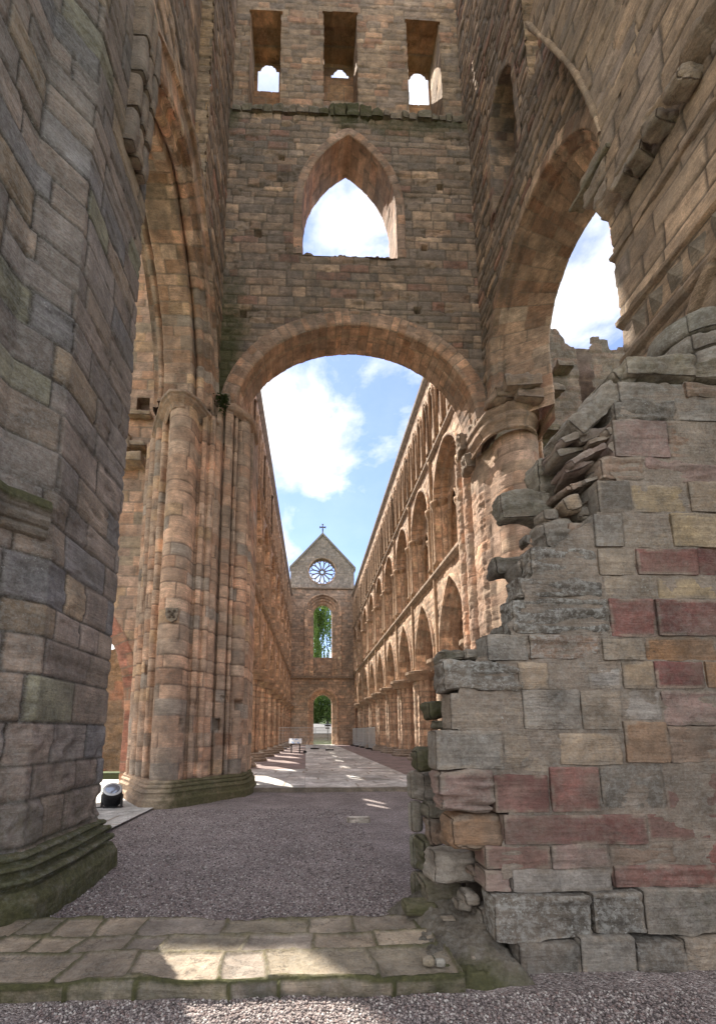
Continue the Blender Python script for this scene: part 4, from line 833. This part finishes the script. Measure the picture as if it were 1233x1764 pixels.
# ================================================================== TREES
def leaves(name, pts, size, mat, parent, hang=0.):
    n = len(pts); rg = np.random.default_rng(len(pts)); a = rg.normal(size=(n, 3)); a[:, 2] -= hang; a /= np.linalg.norm(a, axis=1)[:, None]
    b = np.cross(a, rg.normal(size=(n, 3))); b /= np.linalg.norm(b, axis=1)[:, None]; s = size * rg.uniform(.6, 1.3, (n, 1))
    V = np.stack([pts - a * s, pts + b * s * .5, pts + a * s, pts - b * s * .5], 1).reshape(-1, 3)
    return link(name, qmesh(name, V, np.arange(4 * n).reshape(n, 4), smooth=False), mat, parent)
def birch(x, y, h, label):
    z0 = float(terr(np.array([x]), np.array([y]))[0]); t = thing('birch_tree', label, 'tree', (x, y, z0)); rg = np.random.default_rng(3)
    mb = MB(); mb.tube([(x, y, z0 - .2), (x + .2, y, z0 + h * .5), (x, y, z0 + h * .97)], [.35, .22, .05], 8)
    P = []
    for k in range(34):
        f = rg.uniform(.28, .98); a = rg.uniform(0, 2 * PI); l = h * .26 * (1.15 - f) + .8; b = np.array([x, y, z0 + h * f]); e = b + np.array([math.cos(a) * l, math.sin(a) * l, l * .5])
        mb.tube([b, (b + e) / 2 + np.array([0, 0, .3]), e], [.09, .05, .02], 5)
        for q in range(9):
            s0 = b + (e - b) * rg.uniform(.3, 1.0) + rg.normal(size=3) * .3; dl = rg.uniform(1.5, h * .28)
            m = int(dl * 16); zz = np.linspace(0, 1, m); P.append(s0 + np.column_stack([rg.normal(0, .12, m) + .3 * zz * rg.normal(), rg.normal(0, .12, m), -zz * dl]))
    mb.build('trunk', BARK, t); leaves('crown', np.vstack(P), .20, BIRCH, t, 1.2)
birch(2.0, 77, 23.5, 'weeping birch with hanging light green strands seen through the tall window')
def bush(name, x, y, w_, h, label, seed, mat=HEDGE):
    z0 = float(terr(np.array([x]), np.array([y]))[0]); t = thing(name, label, 'tree', (x, y, z0)); rg = np.random.default_rng(seed)
    mb = MB(); mb.tube([(x, y, z0 - .2), (x + .1, y, z0 + h * .5), (x, y, z0 + h * .8)], [.22, .15, .05], 7)
    P = []
    for k in range(46):
        a = rg.uniform(0, 2 * PI); r = math.sqrt(rg.random()) * w_; zz = rg.uniform(.12, 1) * h * (1 - .25 * (r / w_) ** 2); c = np.array([x + r * math.cos(a), y + r * math.sin(a), z0 + zz])
        P.append(c + rg.normal(size=(110, 3)) * np.array([.42, .42, .32]) * (.6 + .14 * h))
        mb.tube([(x, y, z0 + h * .3), c], [.07, .02], 5)
    mb.build('trunk', BARK, t); leaves('crown', np.vstack(P), .17, mat, t)
bush('leafy_tree', .2, 73, 2.4, 5.6, 'round leafy green tree left behind the doorway', 11)
bush('leafy_tree', 3.6, 72, 2.3, 5.0, 'dark bushy tree behind the right side of the doorway', 12)
bush('leafy_tree', 1.9, 80, 3.0, 7.0, 'taller green tree under the birch, filling the doorway arch', 13)
bush('leafy_tree', 7.5, 84, 3.5, 9, 'broad tree standing beyond the gable wall', 14)

# ================================================================== NAVE FURNITURE
def fence_panel(x0, y0, x1, y1, label, z=.12):
    t = thing('fence_panel', label, 'fence panel', (x0, y0, z), 'temporary mesh fence panels at the end of the nave')
    a, b = np.array([x0, y0, z]), np.array([x1, y1, z]); up = np.array([0, 0, 1.])
    mb = MB()
    for p in (a, b): mb.tube([p + up * .02, p + up * 2.0], .024, 6)
    for h in (.14, 1.98): mb.tube([a + up * h, b + up * h], .02, 6)
    mb.build('frame', GALV, t)
    mb = MB(); n = int(np.linalg.norm(b - a) / .11)
    for k in range(1, n): p = a + (b - a) * k / n; mb.tube([p + up * .14, p + up * 1.98], .007, 4, cap=False)
    for h in np.arange(.4, 1.95, .26): mb.tube([a + up * h, b + up * h], .007, 4, cap=False)
    mb.build('wire_mesh', GALV, t)
    for p in (a, b):
        mb = MB(); mb.box(p + up * .06, (.34, .11, .065), rot=.3); mb.build('rubber_foot', RUBBER, t)
fence_panel(-2.7, 39.2, .75, 39.5, 'left mesh fence panel standing behind the information board')
fence_panel(.85, 39.4, 2.0, 36.4, 'open mesh gate panel turned across the pale path before the doorway')
fence_panel(5.55, 50.5, 5.75, 47.2, 'far mesh fence panel along the right arcade')
fence_panel(5.75, 47.0, 5.85, 43.7, 'middle mesh fence panel along the right arcade')
fence_panel(5.85, 43.5, 5.95, 40.2, 'third mesh fence panel from the gable along the right arcade')
fence_panel(5.95, 40.0, 5.95, 36.8, 'nearest mesh fence panel along the right arcade')
t = thing('information_board', 'white information board on two dark legs beside the path', 'sign', (-.8, 32.3, .12))
BP, _t, _p = newmat('printed_panel'); _g = N(_t, 'ShaderNodeTexCoord'); _n = N(_t, 'ShaderNodeTexVoronoi', Scale=7.); L(_t, _g.outputs['Object'], _n.inputs['Vector'])
_s = N(_t, 'ShaderNodeSeparateColor'); L(_t, _n.outputs['Color'], _s.inputs[0]); _r = ramp(_t, [(0, (.78, .80, .82)), (.8, (.70, .74, .80)), (.9, (.25, .38, .62))]); L(_t, _s.outputs[0], _r.inputs[0]); L(_t, _r.outputs[0], _p.inputs['Base Color']); _p.inputs['Roughness'].default_value = .35
mb = MB(); mb.box((-.8, 32.2, 1.0), (.47, .025, .24), tilt=-.75); mb.build('panel', BP, t)
for x in (-1.1, -.48): mb = MB(); mb.box((x, 32.3, .52), (.045, .045, .42)); mb.build('leg', BLACK, t)
mb = MB(); mb.box((-.08, 32.4, .19), (.13, .1, .075)); mb.lathe((-.08, 32.4, .26), [(.06, 0), (.05, .03)], 8); tag(mb.build('ground_box', BLACK), 'small black box on the gravel beside the information board', 'box')
# floodlight by the pier
fx, fy = -4.12, 9.45
t = thing('floodlight', 'round black floodlight tilted up on the sunlit paving beside the orange pier', 'floodlight', (fx, fy, .035))
ax = Vector((.25, -.55, .8)).normalized(); c = np.array([fx, fy, .30])
mb = MB(); mb.lathe(c, [(.06, -.24), (.15, -.2), (.17, -.02), (.19, .12), (.19, .15)], 24, axis=ax)
for k in range(6):
    mb.lathe(c + np.array(ax) * (-.18 + .05 * k), [(.165, -.008), (.195, 0), (.165, .008)], 20, axis=ax)
hs_ = mb.build('housing', BLACK, t)
mb = MB(); mb.lathe(c + np.array(ax) * .135, [(.185, 0), (.19, .02), (.165, .03)], 24, axis=ax); mb.build('rim', GALV, hs_)
mb = MB(); mb.lathe(c + np.array(ax) * .15, [(.165, 0), (.14, .016), (.05, .02)], 24, axis=ax); mb.build('lens', GLASS, hs_, True)
mb = MB()
for sg in (-1, 1): mb.box((fx + sg * .205, fy, .17), (.012, .035, .14))
mb.box((fx, fy, .05), (.22, .05, .012)); mb.box((fx, fy, .044), (.12, .12, .008)); mb.build('yoke', BLACK, t)
mb = MB(); mb.tube([(fx - .1, fy, .05), (fx - .3, fy - .06, .045), (fx - .6, fy + .05, .045), (fx - 1.2, fy, .045)], .012, 6); mb.build('cable', BLACK, t)
# pale block on the gravel
mb = MB(); stone_block(mb, (.95, 7.9, .05), (.205, .075, .055), r=.012, res=.02, amp=.003, rgb=(.62, .61, .58), seed=5, msk=(0, 0, .1))
tag(mb.build('kerb_block', STONE, None, True), 'pale oblong kerb block lying on the gravel', 'block')

# ================================================================== RUINED WALL (right foreground)
rw = thing('ruined_wall', 'broken wall end of red, grey and buff blocks stepping up to the right', 'wall', (2.2, 3.6, 0))
R1, R2, PG, G, LG, DG = (.15, .062, .060), (.19, .088, .080), (.245, .175, .165), (.215, .21, .195), (.30, .30, .295), (.105, .102, .093)
B, BG, O, YB, BR = (.31, .25, .18), (.265, .23, .185), (.28, .17, .095), (.34, .28, .18), (.235, .17, .13)
YR = 3.15
ST = [  # pixel box of the survey photo, colour, lichen, moss, bedding
 (883,1615,985,1674,DG,.4,.3,0),(985,1603,1078,1670,G,.4,.15,0),(1078,1612,1160,1664,DG,.5,.1,.01),(1160,1606,1250,1662,BG,.4,.1,0),(1250,1606,1350,1662,DG,.4,.1,0),
 (845,1538,1012,1615,DG,.9,.1,.012),(1012,1533,1100,1602,DG,.8,.05,.01),(1100,1528,1236,1606,G,.4,.4,0),(1236,1528,1360,1604,DG,.4,.3,0),
 (835,1500,882,1538,PG,.2,0,.01),(882,1497,1057,1538,LG,.25,0,0),(1057,1490,1236,1530,R2,.2,0,.012),(1236,1490,1360,1528,R1,.2,0,0),
 (835,1457,950,1500,R2,.1,0,.01),(950,1455,1050,1497,PG,.25,0,.012),(1050,1450,1165,1490,BR,.15,0,.012),(1165,1450,1290,1490,R2,.15,0,0),(1290,1450,1400,1490,R1,.1,0,0),
 (866,1402,1115,1456,R1,.15,0,.004),(1115,1398,1260,1450,R1,.1,0,0),(1260,1398,1400,1450,R2,.1,0,0),
 (758,1328,850,1402,PG,.3,.05,.034),(850,1334,947,1402,R1,.05,0,0),(947,1320,1035,1400,R2,.15,0,.004),(1035,1316,1145,1397,DG,.5,.25,0),(1145,1315,1270,1398,R1,.15,0,0),(1270,1315,1400,1398,R2,.15,0,0),
 (750,1258,868,1326,G,.45,.2,.004),(868,1256,962,1330,BG,.35,.1,0),(962,1262,1072,1318,B,.3,.2,.006),(1075,1242,1152,1314,O,.1,.05,.004),(1152,1252,1270,1314,BR,.1,.05,.01),(1270,1252,1400,1314,R2,.1,.05,.01),
 (776,1192,900,1258,BG,.35,.15,.006),(900,1188,1000,1257,G,.4,.15,0),(1000,1188,1072,1258,BG,.35,.2,0),(1072,1188,1140,1240,LG,.3,.05,0),(1140,1188,1250,1250,PG,.3,0,.015),(1250,1188,1400,1250,R2,.2,0,.0),
 (762,1138,892,1190,DG,.9,.1,.034),(892,1140,946,1188,B,.3,.15,0),(952,1138,1012,1187,G,.6,.1,.006),(1012,1138,1072,1187,LG,.4,.1,0),(1072,1138,1128,1187,B,.2,.1,0),(1128,1138,1215,1187,R1,.15,0,0),(1215,1138,1330,1187,O,.1,.0,0),
 (838,1092,910,1138,G,.5,.25,.004),(910,1092,1036,1138,BR,.85,.05,.016),(1036,1098,1112,1138,BG,.35,.1,0),(1112,1096,1236,1138,O,.1,.05,.004),(1236,1096,1360,1138,BR,.1,.05,.0),
 (882,1030,1050,1092,DG,1.,.05,.02),(1050,1030,1130,1098,R2,.2,0,.004),(1130,1032,1250,1096,R1,.25,0,0),(1250,1032,1400,1096,R2,.2,0,0),
 (890,992,1040,1030,DG,.95,.1,.02),(1040,992,1133,1029,BG,.5,.1,0),(1133,992,1235,1031,YB,.15,.1,0),(1235,992,1350,1031,B,.15,.1,0),
 (915,940,1030,991,DG,.9,.15,.02),(1030,944,1095,991,BG,.3,.15,.004),(1095,944,1202,991,R2,.15,0,0),(1202,944,1330,991,R1,.15,0,0),
 (1022,884,1072,942,G,.6,.15,0),(1072,882,1156,943,BG,.5,.1,0),(1156,884,1260,943,YB,.2,.15,0),(1260,884,1380,943,B,.2,.15,0),
 (1030,826,1088,882,DG,.3,.1,0),(1088,834,1186,882,YB,.2,.35,0),(1186,830,1300,883,B,.3,.15,0),
 (1036,788,1112,826,BR,.3,.1,.016),(1112,788,1250,834,PG,.2,.05,.02),(1250,788,1380,832,BR,.2,.05,.0),
 (1056,722,1152,787,PG,.35,.1,.006),(1152,726,1256,787,BR,.3,.1,.008),(1256,726,1380,787,PG,.3,.1,.008),
 (1058,690,1165,724,DG,.5,.25,.02),(1165,684,1260,724,G,.4,.3,.012),(1260,684,1380,724,DG,.4,.3,.012),
 (1066,656,1180,692,G,.5,.35,.015),(1180,660,1290,686,BR,.4,.4,.012),(1290,660,1390,686,G,.4,.4,.012)]
mb = MB()
for k, (u0, v0, u1, v1, rgb, li, mo, bed) in enumerate(ST):
    um, vm = (u0 + u1) / 2, (v0 + v1) / 2
    x0, x1 = pxY(u0, vm, YR)[0], pxY(u1, vm, YR)[0]; z0, z1 = max(-.03, pxY(um, v1, YR)[2]), pxY(um, v0, YR)[2]
    base = .10 if v0 > 1600 else (.06 if v0 > 1525 else 0)
    g = .003; hx, hz = (x1 - x0) / 2 - g, (z1 - z0) / 2 - g
    stone_block(mb, ((x0 + x1) / 2, YR + .11 - base + rnd.uniform(-.008, .012), (z0 + z1) / 2), (hx, .11, hz), r=.014 if bed < .015 else .03, res=.017, amp=.010 if rgb not in (R1, R2) else .006, bed=bed, rgb=rgb, msk=(mo, li * .85, .25 if rgb in (R1, R2, O) else .45), seed=400 + k, var=.16)
mb.build('facing_stones', STONE, rw, True)
# mortar bed and rubble core behind the facing
OUT = [(893, 1672), (858, 1500), (872, 1400), (790, 1330), (790, 1160), (862, 1130), (900, 1000), (935, 950), (1040, 880), (1052, 790), (1070, 670), (1400, 670), (1400, 1672)]
fr = np.array([pxY(u, v, 3.2)[[0, 2]] for u, v in OUT]); bk = fr.copy(); bk[:9, 0] = np.maximum(bk[:9, 0] * 1.30, bk[:9, 0] + .1); fr[0, 1] = fr[-1, 1] = bk[0, 1] = bk[-1, 1] = -.05
mb = MB(); n = len(OUT); V = [(x, 3.2, z) for x, z in fr] + [(x, 4.1, z) for x, z in bk]
mb.add(V, [tuple(range(n)), tuple(range(n, 2 * n))[::-1]] + [(i, i + n, (i + 1) % n + n, (i + 1) % n) for i in range(n)], (.20, .175, .145), (.2, .3, .5))
mb.build('mortar_core', STONE, rw)
def ph_poly(x, z, pts):
    d = np.full(len(x), 1e9); ins = np.zeros(len(x), bool); n = len(pts)
    for i in range(n):
        a, b = pts[i], pts[(i + 1) % n]; e = b - a; px, pz = x - a[0], z - a[1]; q = np.clip((px * e[0] + pz * e[1]) / (e @ e), 0, 1)
        d = np.minimum(d, np.hypot(px - q * e[0], pz - q * e[1])); c = ((a[1] > z) != (b[1] > z)) & (x < (b[0] - a[0]) * (z - a[1]) / (b[1] - a[1] + 1e-12) + a[0]); ins ^= c
    return np.where(ins, d, -d)
masonry('facing_masonry', rw, plane((0, YR + .02, 0), (1, 0, 0), (0, 0, 1), (0, -1, 0)), lin(3.9, 4.75, .03), lin(-.03, 4.75, .03), [(2, R1), (2, R2), (2, BR), (1, G), (1, BG)], ch=(.26, .38), cl=(.4, .8), seed=145, msk=(.1, .3, .3))
frm = fr.copy(); frm[0, 1] = frm[-1, 1] = .55; frm[0, 0] = frm[1, 0]
masonry('mortar_bed', rw, plane((0, YR + .010, 0), (1, 0, 0), (0, 0, 1), (0, -1, 0)), lin(.9, 4.4, .014), lin(.5, 4.75, .014), [(1, (.185, .172, .15))], rows=[-1, 9], cl=(30, 40), jd=0, off=0, rough=.005, lean=0, seed=141,
        keep=lambda s, t: ph_poly(s, t, frm) + .05 * fbm(np.stack([s * 9, t * 9, 0 * s], 1), 2, 3), msk=(.15, .3, .3))
EX = [  # broken end: px box, distance, colour, lichen, moss, tilt, half depth
 (776,1405,864,1460,3.22,O,.05,.05,0,.22),(742,1462,817,1520,3.5,(.40,.39,.36),.2,.05,0,.2),(738,1411,768,1456,3.7,BR,.2,.15,0,.2),(735,1384,770,1411,3.75,G,.3,.6,0,.2),
 (725,1330,759,1384,3.9,G,.3,.35,0,.2),(727,1448,746,1510,3.75,G,.2,.75,0,.15),(717,1291,768,1327,3.6,DG,.2,.8,.05,.22),(735,1204,780,1240,3.6,DG,.2,.8,.12,.22),(752,1238,786,1257,3.45,DG,.2,.7,0,.2),
 (732,1514,794,1574,3.7,(.17,.165,.135),.2,.55,.1,.22),(830,1562,886,1642,3.3,G,.35,.4,.1,.18),(800,1462,840,1560,3.75,(.10,.085,.075),.1,.3,0,.15),(760,1116,805,1140,3.35,DG,.3,.5,.1,.25),(800,1112,846,1138,3.35,G,.3,.3,-.05,.25),
 (756,1140,790,1192,3.5,DG,.5,.4,0,.2),(862,1072,892,1096,3.3,DG,.3,.4,.0,.2),(865,844,950,892,3.6,(.175,.17,.14),.35,.4,.05,.3),(926,786,970,884,3.65,(.19,.185,.15),.3,.35,0,.25),
 (855,954,944,986,3.45,DG,.3,.45,.12,.28),(892,964,924,993,3.3,DG,.3,.2,0,.15),(935,895,985,942,3.35,G,.4,.15,.1,.2),(975,900,1025,942,3.3,BR,.4,.15,-.2,.2),(880,1040,900,1075,3.25,DG,.4,.3,0,.2),
 (955,875,1000,905,3.4,BR,.3,.2,.2,.2),(990,862,1030,892,3.3,G,.4,.3,.1,.2),(972,852,1000,880,3.25,B,.1,.1,.3,.12),(905,995,935,1030,3.3,DG,.4,.3,0,.2)]
mb = MB()
for k, (u0, v0, u1, v1, Y, rgb, li, mo, ti, hy) in enumerate(EX):
    c = pxY((u0 + u1) / 2, (v0 + v1) / 2, Y); hx = (pxY(u1, v0, Y)[0] - pxY(u0, v0, Y)[0]) / 2; hz = (pxY(u0, v0, Y)[2] - pxY(u0, v1, Y)[2]) / 2; hy = min(hy, .12); c[1] += hy * .8
    stone_block(mb, c, (hx * 1.04, hy, hz), r=.07 if u0 == 865 else .05, res=.02, amp=.03 if u0 == 865 else .022, bed=.016, rot=(0, -ti, rnd.uniform(-.12, .12)), rgb=rgb, msk=(mo, li, .4), seed=520 + k, var=.2)
# thin slanting rubble layers
for k in range(26):
    f = k / 25; u = 960 + 75 * rnd.random() + 25 * (1 - f); v = 885 - 125 * f + rnd.uniform(-4, 4); u = max(u, 955 + (1 - (885 - v) / 125) * 0)
    c = pxY(u, v, 3.35 + .12 * rnd.random()); stone_block(mb, c, (rnd.uniform(.07, .15), .17, rnd.uniform(.018, .036)), r=.02, res=.02, amp=.022, bed=.012, rot=(0, -rnd.uniform(.25, .55), rnd.uniform(-.3, .3)), rgb=rnd.choice([PG, BR, G, (.19, .15, .145)]), msk=(.1, .3, .4), seed=560 + k)
for k in range(16):      # small stones wedged along the ragged edge
    u, v = rnd.choice([(905, 940), (880, 1020), (870, 1085), (780, 1150), (772, 1180), (760, 1250), (945, 905), (1040, 770), (815, 1500), (835, 1590), (800, 1545)])
    c = pxY(u + rnd.uniform(-8, 12), v + rnd.uniform(-14, 14), 3.4); stone_block(mb, c, (rnd.uniform(.03, .08), .08, rnd.uniform(.02, .05)), r=.025, res=.02, amp=.02, rot=(0, rnd.uniform(-.4, .4), 0), rgb=rnd.choice([DG, G, BR]), msk=(.4, .3, .4), seed=600 + k)
for k in range(150):      # rubble core exposed over the broken end
    i_ = min(rnd.randrange(10), 9); q = rnd.random(); d_ = rnd.random() ** 1.4 * .75; a0 = fr[i_] * (1 - q) + fr[i_ + 1] * q; b0 = bk[i_] * (1 - q) + bk[i_ + 1] * q
    d_ = .22 + .78 * d_; c = a0 * (1 - d_) + b0 * d_; sz = rnd.uniform(.05, .12)
    stone_block(mb, (c[0] + .03, 3.25 + .9 * d_, c[1] - .02), (sz, sz * .9, sz * rnd.uniform(.3, .6)), r=.025, res=.03, amp=.025, bed=.01, rot=(rnd.uniform(-.2, .2), -rnd.uniform(-.1, .6), rnd.uniform(-.5, .5)), rgb=rnd.choice([PG, BR, G, G, (.17, .15, .135), B]), msk=(rnd.choice([.1, .3, .5]), .4, .4), seed=800 + k)
mb.build('broken_end_rubble', STONE, rw, True)
mb = MB()
def cap(c, h, rot, rgb, m_, sd_, nm='capping_slab'):
    mb = MB(); stone_block(mb, c, h, r=.035, res=.018, amp=.022, bed=.018, rot=(0, rot, 0), rgb=rgb, msk=m_, seed=sd_); mb.build(nm, STONE, rw, True)
cap(pxY(1026, 702, 3.2) + np.array([0, .2, 0]), (.29, .22, .10), -.78, (.20, .19, .165), (.3, .5, .5), 640, 'sloping_slab')
cap(pxY(1030, 742, 3.2) + np.array([.02, .22, .02]), (.20, .2, .05), -.42, (.22, .18, .16), (.2, .3, .5), 641, 'sloping_slab')
cap(pxY(1085, 640, 3.2) + np.array([0, .2, 0]), (.13, .2, .10), -.55, (.21, .2, .16), (.35, .4, .4), 642, 'sloping_slab')
for u0, u1, v0, v1 in ((1068, 1180, 626, 656), (1180, 1290, 634, 662), (1290, 1400, 634, 662)):
    a, b = pxY(u0, v1, 3.2), pxY(u1, v0, 3.2); cap(((a[0] + b[0]) / 2, 3.44, (a[2] + b[2]) / 2), ((b[0] - a[0]) / 2, .32, (b[2] - a[2]) / 2), 0, (.22, .205, .16), (.4, .4, .4), 650 + u0)
# worn attached shafts at the foot of the broken end
at_ = None
for k, (u0, v0, u1, v1) in enumerate(((705, 1329, 727, 1379), (707, 1380, 728, 1436), (709, 1437, 732, 1502), (711, 1503, 738, 1566))):
    mb = MB(); a, b = pxY(u0, v1, 4.05), pxY(u1, v0, 4.05); r = (b[0] - a[0]) / 2; stone_block(mb, ((a[0] + b[0]) / 2, 4.1, (a[2] + b[2]) / 2), (r, r, (b[2] - a[2]) / 2 - .004), r=r * .85, res=.016, amp=.006, rgb=[(.21, .21, .19), (.24, .24, .22), (.22, .23, .20), (.15, .145, .12)][k], msk=(.35 + .1 * k, .3, .4), seed=660 + k)
    mb.build('attached_shaft', STONE, rw, True)
# round drum stub standing on top
t = thing('column_stub', 'stub of round grey column drums standing on top of the broken wall', 'column', (3.2, 3.6, 4.8))
for k, (v0, v1) in enumerate(((524, 562), (562, 592), (592, 632))):
    zt, zb = pxY(1200, v0, 3.45)[2], pxY(1200, v1, 3.45)[2]; mb = MB()
    xl = pxY(1156 + 3 * k, 580, 3.6)[0]; stone_block(mb, (xl + .36, 3.78, (zt + zb) / 2), (.36, .36, (zt - zb) / 2 - .004), r=.30 if False else .06, res=.025, amp=.018, rgb=[(.22, .225, .19), (.23, .215, .19), (.27, .26, .24)][k], msk=(.35 - .1 * k, .45, .5), seed=680 + k)
    o = mb.build('drum', STONE, t, True)
    m = o.data; co = np.zeros(len(m.vertices) * 3); m.vertices.foreach_get('co', co); co = co.reshape(-1, 3); d = co[:, :2] - np.array([xl + .36, 3.78]); mxd = np.abs(d).max(1) + 1e-6; rr = np.hypot(d[:, 0], d[:, 1]) + 1e-6
    co[:, :2] = np.array([xl + .36, 3.78]) + d * (mxd / rr)[:, None]; m.vertices.foreach_set('co', co.ravel()); m.update()
# mossy bank at the foot of the broken end
def bank(X, Y):
    p = np.column_stack([X, Y, 0 * X]); edge = np.minimum(np.minimum(X - .68, 1.52 - X), np.minimum(Y - 2.88, 4.15 - Y)); f = sstep(-.02, .16, edge + .06 * fbm(p * 3, 3, 8))
    return -.05 + f * (.12 + .16 * sstep(.75, 1.45, X) * sstep(2.9, 3.5, Y) + .028 * fbm(p * 7, 6, 9, .65) + .10 * sstep(3.0, 3.9, Y) * sstep(.8, 1.1, X))
xs, ys = lin(.5, 1.9, .014), lin(2.65, 4.7, .016); X, Y = np.meshgrid(xs, ys); i = np.arange(X.size).reshape(X.shape)
Q = np.stack([i[:-1, :-1], i[:-1, 1:], i[1:, 1:], i[1:, :-1]], -1).reshape(-1, 4); X, Y = X.ravel(), Y.ravel(); Pn = np.column_stack([X * 3, Y * 3, 0 * X])
cb = np.array([.13, .115, .09])[None] * (1 + .35 * fbm(Pn * 2, 4, 3))[:, None]
struct(link('earth_bank', qmesh('earth_bank', np.column_stack([X, Y, bank(X, Y)]), Q, np.column_stack([np.clip(cb, .02, 1), 0 * X]), np.column_stack([np.clip(.42 + .5 * fbm(Pn * .7, 3, 4) - .3 * (Y > 3.5), 0, 1), .25 + 0 * X, .2 + 0 * X, 1 + 0 * X])), STONE))
for k, (u, v, Y_, hx, hz, rgb, mo, lab) in enumerate(((722, 1574, 3.72, .14, .05, (.22, .21, .15), .8, 'flat mossy stone lying at the foot of the worn shafts'), (772, 1608, 3.45, .055, .012, (.34, .31, .25), .1, 'thin pale stone flake on the mossy bank'), (735, 1655, 2.98, .045, .03, (.32, .29, .22), .2, 'left pale cobble on the edge of the mossy step'), (757, 1658, 2.97, .04, .032, (.36, .38, .36), .1, 'round whitish cobble on the edge of the mossy step'), (815, 1405 + 245, 3.0, .02, .014, (.42, .40, .34), 0, 'tiny pale pebble on the mossy bank'))):
    mb = MB(); c = pxY(u, v, Y_); c[2] = max(c[2], float(bank(np.array([c[0]]), np.array([c[1]]))[0]) + hz * .6); stone_block(mb, c, (hx, hx * .7, hz), r=hz * .8, res=.012, amp=.008, rgb=rgb, msk=(mo, .2, .2), seed=700 + k); tag(mb.build('loose_stone', STONE, None, True), lab, 'stone')
